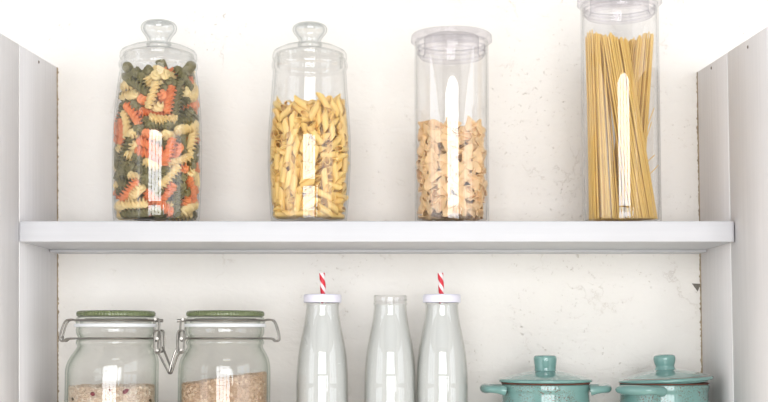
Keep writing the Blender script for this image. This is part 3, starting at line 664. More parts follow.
PENNE = """94 -444 1456 226 210 31 -67 -438 1545 109 -60 294 221 -386 1573 195 -216 41 -97 -403 1470 -13 61 -72 -34 -402 1345 -308 -20 44 -293 -341 1434 58 259 -67 145 -368 1368 82 171 218 339 -293 1524 -111 87 77 129 -334 1565 259 -38 50 219 -301 1382 -120 36 275 -165 -304 1446 -51 -254 -99 -378 -225 1548 -201 38 -106 402 -199 1540 -58 106 97 -258 -261 1577 177 21 -165 -32 -305 1401 -95 -53 -28 -361 -198 1375 40 109 12 301 -224 1563 98 109 101 -80 -273 1467 -74 61 210 -19 -270 1572 57 22 9 191 -230 1538 286 56 -58 208 -209 1398 55 -15 -33 68 -243 1420 4 29 284 -259 -173 1364 -195 85 136 310 -123 1607 191 -69 37 454 -14 1420 96 -83 -167 266 -140 1371 21 26 281 311 -102 1504 -28 64 311 81 -190 1490 310 12 24 -373 -45 1456 5 -247 53 -381 -35 1575 -122 33 -88 -239 -122 1482 -201 -32 -225 -274 -90 1404 68 -255 50 -62 -173 1577 -26 -10 -289 328 -25 1459 14 79 -301 -372 17 1344 -183 57 71 349 6 1610 314 -20 -45 -33 -139 1449 -124 -49 -282 -295 1 1565 257 7 -81 405 105 1510 -30 236 -96 -425 127 1593 157 169 0 418 143 1598 -10 -229 180 -308 39 1477 -91 10 -5 235 -22 1516 275 18 87 -99 -82 1416 -308 -33 59 -295 84 1383 -146 -270 -26 51 -86 1494 -208 45 -7 178 -6 1597 -156 -89 -138 -333 158 1343 24 34 -16 -159 -1 1567 181 53 -122 -318 170 1449 -7 313 -50 263 114 1400 24 -35 -209 293 158 1507 184 -78 -84 348 249 1578 202 -87 -129 70 -27 1373 30 -16 -5 -351 298 1413 56 -175 123 -322 276 1607 268 -33 71 -97 11 1480 178 -102 -11 -269 227 1529 -4 11 81 -169 98 1519 23 27 1 294 280 1406 154 -44 -35 -213 178 1385 6 14 -76 246 238 1536 -177 -78 -110 136 130 1602 -11 -54 310 116 102 1457 14 93 -88 44 17 1601 -160 -52 239 50 51 1517 76 48 -65 258 377 1470 63 178 -91 -178 260 1611 -26 -48 131 -183 272 1405 -292 44 -78 -215 384 1571 157 46 -266 133 263 1382 -61 -25 -117 166 313 1549 11 -287 140 -51 155 1410 -27 10 -163 132 269 1471 -20 -25 -120 14 133 1462 42 41 -136 -119 277 1466 14 -24 -192 -30 194 1592 130 7 45 -145 362 1517 262 -80 -74 40 270 1435 -83 14 -119 25 285 1349 81 19 -93 46 325 1570 149 -59 12 24 381 1675 -128 -19 13 41 423 1360 -30 -196 -229 54 433 1606 -23 0 -12 -4 417 1522 214 -5 -25 -31 -475 1033 -18 133 -313 84 -467 828 292 -126 7 -134 -456 987 151 183 -27 107 -456 1132 -4 -224 20 22 -458 608 145 263 2 -173 -437 1147 18 117 282 -170 -426 481 -23 -179 251 -114 -434 300 68 -139 -65 -254 -402 851 -110 188 -63 42 -433 237 -106 253 4 230 -405 1330 -90 -169 -8 229 -405 552 1 -139 -233 13 -429 879 -148 191 -68 -240 -397 549 -189 180 -78 192 -400 374 -193 38 48 -281 -376 1226 -181 136 -87 -17 -411 503 310 -26 -48 -196 -389 1301 8 132 135 -53 -408 648 202 -89 -126 -136 -398 673 177 -91 -125 314 -350 1226 -113 -168 28 -307 -349 582 -29 181 -89 -23 -395 289 -101 -59 -70 -22 -392 1195 -135 -77 -189 -10 -388 1066 -51 -30 301 343 -319 1034 184 -70 84 228 -356 166 126 -41 -248 126 -376 937 -167 263 -35 -193 -363 731 242 -86 -138 353 -309 673 -88 130 97 284 -334 891 16 -16 41 -105 -374 802 -245 -53 -125 186 -360 1076 -133 238 -58 -103 -369 127 287 0 3 -202 -348 1007 226 -9 15 -335 -303 735 -58 130 130 49 -367 707 -150 -3 292 -336 -296 307 -79 167 -163 23 -362 412 -127 -7 -196 -238 -325 922 87 5 -308 164 -343 784 31 16 158 58 -356 598 -147 -22 246 -400 -257 847 -124 149 188 108 -348 497 277 11 -108 322 -287 210 -76 41 88 66 -349 1223 34 66 163 108 -343 1121 30 243 -87 -251 -308 286 -91 93 138 -43 -347 867 30 -215 88 142 -335 125 -63 314 87 250 -305 769 221 -39 -156 -314 -281 1231 -13 -242 -28 284 -290 505 -4 -290 31 -393 -240 474 -115 -164 109 -299 -279 1029 -178 111 118 -142 -320 302 -179 1 -217 -222 -292 427 -159 37 -55 301 -263 1318 145 -38 25 -164 -303 212 3 -3 -215 23 -321 291 -31 253 -70 -115 -310 1268 -152 8 282 429 -193 1179 -195 137 94 211 -285 673 111 -11 -87 253 -268 600 79 -2 202 -203 -284 125 -189 0 7 289 -254 1007 -146 48 -241 241 -270 388 159 -42 -78 382 -208 866 -104 270 69 369 -208 729 118 -77 36 435 -167 995 282 -8 120 -202 -267 1056 126 68 184 276 -237 263 96 -81 -68 -429 -155 424 -214 150 32 352 -198 596 -138 238 7 -389 -176 1052 -46 -23 160 78 -283 777 221 -38 -156 68 -283 960 248 28 72 -352 -185 866 -150 11 -33 -103 -273 531 -278 -26 48 450 -126 1273 184 -177 103 165 -259 1149 238 -41 -79 13 -279 165 -103 38 222 86 -271 243 -39 281 -87 250 -224 1113 231 44 -142 -27 -274 368 194 -8 117 110 -263 597 -266 -22 -93 -345 -175 1130 181 2 118 -37 -268 1202 258 -27 76 -179 -241 814 -147 25 148 -195 -233 1334 238 45 125 -249 -210 648 249 -75 -17 -267 -200 127 -31 0 7 -347 -158 951 -223 25 12 372 -143 386 64 0 -239 166 -234 253 -40 53 225 101 -248 327 40 -34 -93 368 -142 523 140 -74 4 -258 -199 283 98 7 10 -345 -154 673 103 -10 97 -253 -198 765 289 6 159 132 -238 453 -22 11 -96 341 -153 933 -154 -19 99 -249 -198 517 191 54 166 470 -67 772 -78 -153 -64 -299 -170 207 -98 -4 -295 445 -79 489 49 -39 137 -410 -103 1171 -94 21 141 311 -162 298 272 -1 -18 -71 -243 898 90 -281 -19 347 -141 125 -126 0 79 -473 -56 979 -7 -166 -162 -451 -70 392 -11 -150 -284 -177 -213 362 110 -5 41 201 -201 1209 184 -16 -43 -196 -201 1216 134 -13 -2 215 -192 976 -57 -235 106 357 -112 1143 256 -3 134 31 -229 657 -211 -32 -71 -365 -104 820 249 -25 -10 -470 -26 668 -118 -141 186 -398 -79 680 -104 -54 -211 109 -213 838 -2 -27 -126 470 -20 1170 -31 -142 -186 -342 -112 1241 -125 37 62 -338 -112 591 -284 19 16 382 -72 1328 87 -139 -178 299 -125 726 -114 44 -292 -185 -179 1122 146 0 -260 298 -124 218 85 -1 -20 112 -200 1278 52 -38 183 185 -177 861 -234 -8 199 269 -137 809 85 271 24 355 -82 1034 71 59 303 -300 -115 125 -189 0 7 -391 -51 1280 -182 68 76 -125 -189 642 11 31 191 162 -177 126 -199 0 -237 -358 -72 516 80 -31 177 28 -203 1315 202 15 -127 340 -81 292 -146 1 296 -139 -181 462 -184 35 -116 -229 -145 385 169 -13 40 -462 23 1293 74 226 143 327 -78 572 304 -25 39 -473 42 1084 -25 -166 -182 -402 -5 819 -14 -226 -51 213 -130 1266 42 286 -48 -236 -118 1087 98 -46 83 -249 -110 280 47 310 10 -461 51 564 6 -121 157 342 -45 212 166 0 294 370 -23 376 5 -309 70 383 -12 813 -216 -28 42 -357 -30 216 -176 4 -231 169 -143 474 -50 -304 -96 -248 -95 999 -52 314 -20 281 -74 648 -313 -27 -4 279 -74 1103 -148 62 -175 263 -72 1221 131 -8 -66 -292 -49 904 -283 9 39 332 -17 887 -217 -29 37 315 -29 461 -82 2 57 -433 74 787 16 105 -94 450 113 1009 -4 -295 -132 -242 -62 353 142 6 30 -374 46 462 167 28 -152 -426 96 258 -72 54 -174 353 29 125 0 -314 103 -85 -133 1318 168 10 -128 407 83 1264 127 71 105 386 67 695 84 -56 -37 -280 -25 127 216 0 7 -298 -8 1044 -47 2 -19 -399 85 931 -290 81 -60 313 6 1263 138 57 126 399 86 601 86 269 -76 -449 138 1191 117 -149 74 -278 -15 1284 264 60 85 372 72 1127 -84 35 312 -383 85 1143 83 -142 -207 432 137 390 -29 113 201 279 -7 542 303 -3 30 369 76 808 91 -302 43 -305 19 957 28 1 -283 412 124 212 163 10 186 -355 72 308 21 38 59 285 16 284 -21 0 296 -396 129 703 -179 92 -76 286 21 390 171 12 -249 367 100 1038 212 -12 184 -320 58 127 -35 0 7 432 179 859 -101 58 197 -345 99 772 -55 -223 -101 -425 189 636 -88 -102 120 373 132 1335 -54 234 -21 -367 133 370 239 37 58 266 42 471 22 -17 55 412 199 463 4 -201 218 -424 215 1095 69 164 86 234 15 625 -128 307 -10 349 136 745 -21 -2 -262 -295 81 1186 -9 56 -132 -303 90 540 102 -21 180 408 209 637 -84 279 -108 289 84 895 -208 -43 -216 369 177 954 293 3 -172 -263 66 794 218 -27 -190 287 97 318 42 -310 -16 342 159 1138 -294 25 31 -248 59 329 147 38 60 -394 235 493 77 130 -190 187 11 1315 274 -26 32 -294 121 911 -225 44 -57 324 157 250 213 50 -173 288 116 125 189 0 97"""
FARFALLE = """-300 23 105 -306 2 -13 106 291 107 1 -16 118 -37 -235 106 -293 0 150 290 96 103 19 -1 -160 -136 252 107 -11 -8 113 209 205 149 -3 -19 101 -208 182 151 10 -5 -66 152 -265 162 31 34 240 -299 75 179 32 -3 -26 256 -139 144 48 313 -8 40 169 164 36 308 113 -21 291 188 309 -33 -69 -285 -39 194 -32 -313 -33 285 65 177 12 25 -171 -9 -233 198 28 283 -86 231 35 235 3 17 269 223 213 247 -12 23 73 215 -93 203 6 12 286 192 -239 252 -2 -2 -91 -131 -6 293 -17 -305 -135 -131 -274 262 -7 18 102 183 -246 316 -2 312 -93 -228 -126 369 -44 35 -117 285 -142 359 191 4 219 -93 -274 324 33 21 86 290 64 319 23 12 227 -76 291 344 313 -3 -122 -166 -176 401 28 22 74 -228 195 384 8 -8 130 193 -240 384 22 15 228 187 243 374 3 -303 91 189 -230 449 -294 -20 -122 -65 -288 390 -32 -270 38 -115 176 420 -2 20 -137 28 -259 456 16 -5 -158 7 241 472 -307 14 -13 -168 69 470 -42 -1 285 -305 52 503 -43 299 -25 115 111 506 -12 28 18 -173 229 539 8 -309 -16 -209 207 613 24 20 138 144 253 520 287 18 46 19 308 567 6 -13 -166 202 -231 582 295 -17 -83 -293 -142 522 19 38 -100 266 -112 593 10 30 196 -82 287 630 12 -312 -131 280 101 560 283 16 47 -197 227 686 16 -6 114 -42 -293 618 49 29 -273 -241 200 754 29 -30 121 122 -221 759 -122 50 182 -26 246 703 -11 32 -134 -247 -13 626 -45 -27 288 34 -276 854 213 15 97 -37 -225 671 70 264 45 246 162 620 -7 -15 -276 -234 -134 609 -293 -62 99 279 -318 1286 -159 8 72 237 186 745 -38 30 -291 307 -50 680 -285 -20 -26 23 172 750 -40 7 297 -24 -181 766 219 -61 62 289 86 774 -56 294 -24 170 -25 723 -7 254 102 -282 39 760 -281 11 -44 -237 -179 747 -5 -11 271 273 -97 758 -45 306 1 -196 214 827 -35 -12 274 -276 137 846 -34 -13 272 33 -317 999 5 264 -143 -313 33 857 -85 6 294 -213 -206 811 31 -14 293 276 -78 836 7 14 -275 175 239 889 -9 -8 77 -290 -32 890 -65 -17 298 -198 -218 876 -30 15 -9 -184 -252 960 55 -29 305 180 -35 893 -278 -53 -100 89 42 927 305 0 107 -214 192 923 -13 -312 -25 -36 -127 900 78 -286 27 -129 46 976 18 25 -104 94 -194 997 30 9 264 172 247 956 -2 -2 -18 185 -129 1021 25 290 -81 -46 289 980 2 303 75 -303 -60 954 -40 22 -304 -143 -270 1156 37 -43 -276 -21 -293 1079 14 -23 -259 20 186 1024 -291 40 -101 -210 197 1062 -24 -15 194 147 256 1092 -308 38 -119 -271 -96 1015 -19 -307 -15 122 -262 1109 -5 -13 -153 -175 -218 1048 -22 0 -168 -201 203 1135 52 10 -110 -209 -249 1235 -45 -65 -138 -76 -110 1103 57 253 -158 146 -19 1053 -67 -25 24 -11 -306 1197 -46 -12 -160 216 218 1135 -60 -308 79 -283 -119 1127 1 -284 43 28 136 1082 -40 -35 183 -295 -55 1178 262 14 -16 153 -255 1169 37 1 193 -68 -52 1146 53 -280 -23 311 89 1106 -12 -231 216 -23 348 1184 59 -38 11 276 85 1187 268 19 66 -267 154 1215 -18 22 250 -49 -52 1217 5 265 -179 244 187 1221 8 -18 -251 239 -139 1219 -46 40 110 38 17 1243 44 -15 -287 -35 174 1147 -39 -282 -137 129 -55 1187 -19 64 168 153 63 1295 -27 -3 24 -78 231 1225 -299 10 -115 -346 -22 1256 21 85 161 107 281 1273 -3 -2 -308 -141 274 1285 291 -13 79 -267 140 1285 -59 15 225 56 377 1180 150 -131 308 318 201 401 132 -68 250 -382 -9 361 161 -46 -139 213 366 860 168 148 279 -216 333 332 -128 -30 44 -339 192 780 -117 -81 66 -378 146 239 -150 50 131 -61 -394 916 83 -136 68 123 360 627 -168 -86 -35 -259 304 607 -167 147 93 -50 378 599 -218 -125 62 396 -90 605 -148 63 -174 -229 -332 515 -178 -16 267 280 -258 361 152 16 108 394 -45 1119 -114 129 -118 -287 -259 652 109 -137 -10 247 -311 862 -174 27 -273 124 -360 321 -266 139 256 -371 -165 1169 150 -100 -114 -388 -120 847 129 -115 -117 304 222 1054 -192 117 -122 -96 385 230 -152 145 22 -387 -2 1072 -147 -13 168 370 81 887 185 83 173 313 274 771 167 -70 220 -366 150 1208 -197 107 99 -201 340 1127 -37 138 164 -378 29 669 -141 -52 158 309 -215 595 -179 -28 -217 -387 74 952 -77 -120 69 236 327 360 -75 134 24 -42 383 864 134 26 294 -250 -316 1066 -233 116 172 381 -95 935 170 22 122 -383 119 487 -110 95 164 79 -380 1101 -108 64 -277 403 77 469 137 11 173 251 -293 1177 -182 99 -281 -330 -204 978 -188 -38 238 79 -374 608 165 -89 28 -156 -343 1206 -139 38 276 -64 -374 739 294 -151 -177 108 -375 934 158 3 28 352 -140 245 309 140 276 -193 322 798 -294 125 -91 291 257 600 158 -74 219 376 -61 408 180 78 175 -13 400 1016 144 -75 313 -301 256 1041 148 -104 -200 385 -124 751 203 94 167 133 358 1046 -186 -132 -28 -367 -147 696 -115 -132 159 225 -305 712 -161 42 -269 392 102 266 -172 118 -145 -188 -326 313 139 71 -88 221 -338 566 -152 -46 -270 -306 -227 434 -168 -78 202 -103 399 425 137 42 -298 -59 -401 348 -161 -95 306 -371 -105 481 155 -8 -159 -360 -158 238 165 11 -111 -78 411 1206 169 23 -292 387 66 662 -104 120 -73 59 385 270 136 -47 314 114 -379 762 153 -22 43 293 -268 1036 192 72 111 -311 279 233 -146 -142 84 218 314 1199 -242 -142 16 -28 -377 507 -143 -32 297 -205 -354 827 -184 -46 279 -311 212 373 64 -112 -129 320 266 254 270 140 -290 -68 -386 1071 -178 -65 307 124 381 476 -136 -19 -35 384 97 1141 -170 146 -160 -192 353 982 169 57 -253 94 392 772 148 -122 294 -355 195 632 157 24 -210 -182 -361 652 128 -29 -36 -382 -18 1215 79 -118 -85 199 -333 186 157 2 75 -391 63 810 -313 -146 312 362 -202 1167 113 -117 130 13 -386 184 141 -8 -7 -304 -245 832 174 17 -96 -271 -274 211 181 -11 -102 205 345 190 -150 4 -59 -25 -401 1209 -106 125 -258 -384 -22 190 -145 -1 163 122 -377 470 122 125 5 298 241 913 94 -137 271 -280 -276 1206 135 127 -114 323 208 1208 -193 -125 -47 361 -190 459 -168 14 -217"""
fp = []
for colr, lab, grp in (('f_orange', 'orange spiral pasta piece in the knob-lidded jar', 'orange spiral pasta in the jar'),
                       ('f_green', 'dark green spiral pasta piece in the knob-lidded jar', 'green spiral pasta in the jar'),
                       ('f_cream', 'cream spiral pasta piece in the knob-lidded jar', 'cream spiral pasta in the jar')):
    for q in range(3):
        me = fusilli_mesh('fusilli_' + colr, q, (2.3, 2.6, 2.1)[q], (0.0345, 0.033, 0.0355)[q], (0, 0.0032, -0.0022)[q])
        me.materials.append(M[colr]); fp.append((me, lab, 'spiral pasta', grp))
rf = random.Random(12)
FC = [rf.choice((0, 0, 0, 1, 1, 1, 1, 2, 2, 2)) * 3 + rf.randrange(3) for _ in range(400)]
pour('fusilli', unpack(FUSILLI), fp, X1_, lambda i: FC[i], 1.12)
pp = []
for q in range(3):
    me = penne_mesh('penne', (0.0215, 0.0200, 0.0225)[q], 0.0044, 0.0035, (0.0050, 0.0044, 0.0054)[q]); me.materials.append(M['penne'])
    pp.append((me, 'yellow slant-cut penne tube piled in the second knob-lidded jar', 'penne', 'penne tubes in the jar'))
pour('penne', unpack(PENNE), pp, X2_, lambda i: i % 3, 1.0)
bp_ = []
for q in range(3):
    me = bow_mesh('farfalle', (1.0, -0.6, 1.5)[q], (0.0280, 0.0270, 0.0290)[q], (0.0212, 0.0200, 0.0220)[q]); me.materials.append(M['farf'])
    bp_.append((me, 'pale tan bow-tie pasta piled in the straight canister', 'bow-tie pasta', 'bow-tie pasta in the canister'))
pour('farfalle', unpack(FARFALLE), bp_, X3_, lambda i: i % 3, 1.0)

# ------------------------------------------------------------------ spaghetti
def segdist(p1, q1, p2, q2):
    d1, d2, r = q1 - p1, q2 - p2, p1 - p2
    a_, e, f = d1.dot(d1), d2.dot(d2), d2.dot(r); c = d1.dot(r); b2 = d1.dot(d2); den = a_*e - b2*b2
    s_ = min(max((b2*f - c*e) / den, 0), 1) if den > 1e-12 else 0
    t = (b2*s_ + f) / e
    if t < 0: t = 0; s_ = min(max(-c / a_, 0), 1)
    elif t > 1: t = 1; s_ = min(max((b2 - c) / a_, 0), 1)
    return (p1 + d1*s_ - p2 - d2*t).length
rs = random.Random(21)
RI, SR = 0.0475, 0.00095
strands = []
def try_strand(bx, by, tx, ty, length, zb=0.0062, tries=1):
    b0 = Vector((bx, by, zb)); t0 = Vector((tx, ty, 0))
    h = (Vector((bx, by, 0)) - t0).length
    t0.z = zb + math.sqrt(max(length*length - h*h, 1e-6))
    if math.hypot(bx, by) > RI - SR - 0.0006 or math.hypot(tx, ty) > RI - SR - 0.0006: return False
    for (p, q) in strands:
        if segdist(b0, t0, p, q) < 2 * SR + 0.00005: return False
    strands.append((b0, t0)); return True
def disc(cx, cy, rx, ry):
    while True:
        u, v = rs.uniform(-1, 1), rs.uniform(-1, 1)
        if u*u + v*v <= 1: return cx + u*rx, cy + v*ry
def bundle(n, B, T, jit, tries=6000):
    """strands whose place in the top ellipse follows their place in the bottom ellipse, with some jitter"""
    k = 0
    for _ in range(tries):
        if k >= n: break
        u, v = disc(0, 0, 1, 1)
        bx, by = B[0] + u*B[2], B[1] + v*B[3]
        tx, ty = T[0] + u*T[2] + rs.uniform(-jit, jit), T[1] + v*T[3] + rs.uniform(-jit, jit)
        if try_strand(bx, by, tx, ty, 0.2385 + 0.010 * min(1, abs(tx + 0.004) / 0.036) ** 1.2 + rs.uniform(-0.004, 0.004)): k += 1
    return k
# front bunch leaning from upper left to lower right; upright left bunch; rear bunch rising to the upper right
kk = (bundle(75, (0.026, -0.018, 0.021, 0.020), (-0.012, -0.028, 0.018, 0.012), 0.002),
      bundle(70, (-0.022, -0.008, 0.022, 0.030), (-0.031, -0.004, 0.014, 0.026), 0.002),
      bundle(80, (0.006, 0.020, 0.024, 0.020), (0.028, 0.008, 0.017, 0.030), 0.002))
print('SPAGHETTI', kk)
sg = G()
for i, (p, q) in enumerate(strands):
    ln = (q - p).length
    g = G(); g.tube([(0, 0, 0), (0, 0, ln / 2), (0, 0, ln)], SR, 7)
    me = g.mesh('spaghetti'); me.materials.append(M['spag'])
    o = bpy.data.objects.new('spaghetti', me); COL.objects.link(o)
    o.location = Vector((X4_, JY, SZ)) + p
    o.rotation_mode = 'XYZ'; o.rotation_euler = (q - p).to_track_quat('Z', 'Y').to_euler()
    tag(o, 'long golden spaghetti strand standing in the tallest canister', 'spaghetti', 'spaghetti in the canister')
# four broken strands leaning on the glass at the lower right
for (pa, pb) in (((645, 164), (654.5, 155)), ((648, 176), (658.5, 165)), ((644, 146), (651.5, 122)), ((646, 130), (654, 108))):
    Yb = JY - 0.012
    a_ = at(pa[0], pa[1], Yb); b2 = at(pb[0], pb[1], Yb - 0.001)
    g = G(); ln = (b2 - a_).length; g.tube([(0, 0, 0), (0, 0, ln)], 0.0007, 6)
    o = link('broken_spaghetti', g.mesh('broken_spaghetti'), M['spag']); o.location = a_
    o.rotation_euler = (b2 - a_).to_track_quat('Z', 'Y').to_euler()
    tag(o, 'short broken spaghetti piece leaning out of the bundle at its right side', 'spaghetti', 'broken spaghetti pieces')

# ------------------------------------------------------------------ clamp jars
CY_ = 1.70
def clamp_jar(px_axis, s, label, lean):
    ax = at(px_axis, 340, CY_).x
    root = thing('clamp_jar', (ax, CY_, LZ), label, 'jar')
    Z = lambda py: zat(py, CY_) - LZ
    K = 0.001328
    R = 45.6 * K
    outer = curve_prof([(R - 0.006, 0), (R - 0.002, 0.002), (R, 0.008), (R, 0.05), (R, Z(380)), (R - 0.0002, Z(368)), (R - 0.0022, Z(360)), (R - 0.0058, Z(354)), (R - 0.0095, Z(349)), (37 * K, Z(346.3))], 5) + \
        [(37.6 * K, Z(345)), (38.6 * K, Z(343.6)), (38.8 * K, Z(342)), (38.2 * K, Z(340.6)), (37.0 * K, Z(339.6)), (36.6 * K, Z(337)), (37.4 * K, Z(335.8)), (38.6 * K, Z(333.5)), (38.8 * K, Z(329)), (38.2 * K, Z(327))]
    sh = shell(outer, 0.0032, 0.008)
    g = G(); g.lathe(sh, 96, False)
    for v in g.v:      # hand-made jar: neck set slightly off the belly
        t = min(max((Z(346) - v.z) / (Z(346) - Z(372)), 0), 1); t = t * t * (3 - 2 * t)
        v.x += -lean * t
    link('jar_body', g.mesh('jar_body', True, 35), M['green'], root)
    g = G(); g.lathe([(34.5*K, Z(327.0)), (40.2*K, Z(327.0)), (40.9*K, Z(325.4)), (40.2*K, Z(323.8)), (34.5*K, Z(323.8))], 96, True)
    if s > 0: pass
    link('rubber_gasket', g.mesh('rubber_gasket', True, 60), M['gasket'], root)
    lid = [(0, Z(318.5)), (30*K, Z(318.5)), (34*K, Z(320)), (35*K, Z(323.6)), (38.4*K, Z(324.0)), (39.3*K, Z(322.5)), (39.2*K, Z(319.6)), (38.0*K, Z(317.6)), (36.5*K, Z(317.0)), (0, Z(317.0))]
    g = G(); g.lathe(lid, 96, False)
    lo = link('lid', g.mesh('lid', True, 40), M['green'], root); lo['label'] = 'clear green-tinted glass lid'
    ridg = lambda a_, z: 1 + 0.006 * math.sin(a_ * 72)
    g = G(); g.lathe([(0, Z(316.9)), (36.5*K, Z(316.8)), (38.3*K, Z(316.0)), (38.6*K, Z(313.4)), (37.8*K, Z(311.6)), (35.6*K, Z(310.8)), (0, Z(310.8))], 288, False, ridg)
    l2 = link('lid_top', g.mesh('lid_top', True, 40), M['greenlid'], lo); l2['label'] = 'olive green ridged top of the lid'
    wr = 0.00135
    def ring(r, z, n=72, amp=0.0):
        return [(r * math.cos(2*PI*i/n), r * math.sin(2*PI*i/n), z) for i in range(n)]
    g = G(); g.tube(ring(37.6*K + wr, Z(338.4)), wr, 8, True)
    link('neck_wire', g.mesh('neck_wire'), M['wire'], root)
    # bail over the lid: ring pressed on the lid with hooks down to the neck wire on the side away from the lever
    g = G(); g.tube(ring(39.3*K + wr, Z(320.4)), wr, 8, True)
    bw = link('bail_wire', g.mesh('bail_wire'), M['wire'], root)
    e = -s
    g = G()
    for yy in (-0.010, 0.006):
        pts = [(e*38.5*K, yy, Z(320.4)), (e*44*K, yy, Z(319.8)), (e*49*K, yy, Z(321.5)), (e*52.5*K, yy, Z(330)), (e*54*K, yy, Z(337.5)), (e*53*K, yy, Z(340.5)), (e*50*K, yy, Z(341)), (e*47*K, yy, Z(338.8)), (e*38.5*K, yy, Z(338.4))]
        g.tube(smooth_path(pts, 5), wr, 8)
    g.tube([(e*53.6*K, -0.010, Z(337.5)), (e*53.6*K, 0.006, Z(337.5))], wr, 8)
    g.tube([(e*48*K, -0.010, Z(321)), (e*48*K, 0.006, Z(321))], wr, 8)
    link('hinge_loop', g.mesh('hinge_loop'), M['wire'], bw)
    # lever side: knuckle, links and the hanging lever
    g = G()
    kx = s * 42 * K
    g.tube([(s*39*K, -0.004, Z(320.6)), (s*47.5*K, -0.006, Z(320.8))], 0.0022, 10)
    g.tube([(s*41*K, -0.014, Z(319.4)), (s*41*K, 0.010, Z(319.4))], 0.0018, 10)
    g.tube([(s*42.5*K, -0.010, Z(338.4)), (s*42.5*K, 0.006, Z(338.4))], 0.0022, 10)
    g.tube([(s*42.5*K, -0.010, Z(350.5)), (s*42.5*K, 0.006, Z(350.5))], 0.0022, 10)
    link('knuckle', g.mesh('knuckle'), M['wire'], root)
    def oval(cx, cz, hw, hh, y, tilt=0.0, n=40):
        out = []
        for i in range(n):
            a_ = 2*PI*i/n; q = 0.55
            x = hw * math.copysign(abs(math.cos(a_)) ** q, math.cos(a_)); z = hh * math.copysign(abs(math.sin(a_)) ** q, math.sin(a_))
            out.append((cx + x*math.cos(tilt) - z*math.sin(tilt), y, cz + x*math.sin(tilt) + z*math.cos(tilt)))
        return out
    for (cx, pa, pb, yy, hw) in ((41.5, 319, 341, -0.0065, 2.6), (43.2, 330.5, 353, -0.0105, 3.4), (44.6, 330.5, 352, 0.0045, 3.0)):
        g = G(); g.tube(oval(s*cx*K, (Z(pa) + Z(pb))/2, hw*K, abs(Z(pa) - Z(pb))/2, yy), wr, 8, True)
        link('link', g.mesh('link'), M['wire'], root)
    tipx = 55.6 if s > 0 else 53.2
    y0 = -0.004 if s > 0 else -0.010
    pts = [(s*42.0*K, y0 - 0.005, Z(351)), (s*46*K, y0 - 0.005, Z(357)), (s*(tipx - 2.6)*K, y0 - 0.004, Z(370.5)), (s*(tipx - 1.2)*K, y0 - 0.002, Z(373)), (s*tipx*K, y0, Z(372.5)), (s*(tipx + 0.6)*K, y0 + 0.001, Z(369.5)), (s*50.2*K, y0 + 0.003, Z(355)), (s*46.6*K, y0 + 0.004, Z(346.5))]
    g = G(); g.tube(smooth_path(pts, 6), 0.0014, 8)
    lv = link('lever', g.mesh('lever'), M['wire'], root)
    return root, ax, Z, K, R
def rice(ax, Z, K, R, top_l, top_r, m, label, seed, lean):
    rnd = random.Random(seed); g = G()
    Ri = R - 0.0042; cx = -lean
    def ztop(x, y):
        t = (x / Ri + 1) / 2
        return Z(top_l) * (1 - t) + Z(top_r) * t + 0.0012 * math.sin(x * 160 + seed) * math.cos(y * 130)
    # solid core
    n = 48; core = []
    for i in range(n):
        a_ = 2*PI*i/n; core.append((math.cos(a_), math.sin(a_)))
    rc = Ri - 0.0022
    vs = [(cx + rc*c, rc*s_, 0.0106) for c, s_ in core] + [(cx + rc*c, rc*s_, ztop(rc*c, rc*s_) - 0.0015) for c, s_ in core] + [(cx, 0, 0.0106), (cx, 0, ztop(0, 0) - 0.001)]
    fs = []
    for i in range(n):
        j = (i+1) % n; fs += [(i, j, n+j, n+i), (2*n, j, i), (2*n+1, n+i, n+j)]
    g.add(vs, fs)
    def grain(p, d, nrm):
        d = d.normalized(); sd = nrm.cross(d).normalized(); nrm = d.cross(sd)
        l, w_ = rnd.uniform(0.0026, 0.0034), rnd.uniform(0.00085, 0.0011)
        vs = [p - d*l]; fs = []
        for t, q in ((-0.55, 0.85), (0.1, 1.0), (0.65, 0.75)):
            for k in range(5):
                a_ = 2*PI*k/5; vs.append(p + d*l*t + (sd*math.cos(a_) + nrm*math.sin(a_)) * w_ * q)
        vs.append(p + d*l)
        for k in range(5):
            j = (k+1) % 5; fs += [(0, 1+j, 1+k), (16, 11+k, 11+j)]
            for r_ in (0, 5): fs.append((1+r_+k, 1+r_+j, 6+r_+j, 6+r_+k))
        g.add(vs, fs)
    for _ in range(5200):
        a_ = rnd.uniform(0, 2*PI); rr = Ri - rnd.uniform(0.0011, 0.0024)
        x, y = rr*math.cos(a_), rr*math.sin(a_); zt = ztop(x, y)
        z = rnd.uniform(0.0145, zt)
        nrm = Vector((math.cos(a_), math.sin(a_), 0)); tg = Vector((-math.sin(a_), math.cos(a_), 0)); th = rnd.gauss(0, 0.8)
        grain(Vector((cx + x, y, z)), tg*math.cos(th) + Vector((0, 0, 1))*math.sin(th), nrm)
    for _ in range(1500):
        a_ = rnd.uniform(0, 2*PI); rr = (Ri - 0.0030) * math.sqrt(rnd.random())
        x, y = rr*math.cos(a_), rr*math.sin(a_)
        th = rnd.uniform(0, 2*PI)
        grain(Vector((cx + x, y, ztop(x, y) - rnd.uniform(-0.0006, 0.0016))), Vector((math.cos(th), math.sin(th), rnd.uniform(-0.35, 0.35))), Vector((0, 0, 1)))
    o = link('rice', g.mesh('rice', True, 0), m); o.location = (ax, CY_, LZ)
    tag(o, label, 'rice', kind='stuff')
    return o
LEAN = 0.0042
root, ax, Z, K, R = clamp_jar(115.8, 1, 'green-lidded clamp jar of pale rice with red bits, beside the shelf side board', LEAN)
rice(ax, Z, K, R, 386.5, 386, M['rice1'], 'pale mixed rice with red bits in the clamp jar', 5, LEAN)
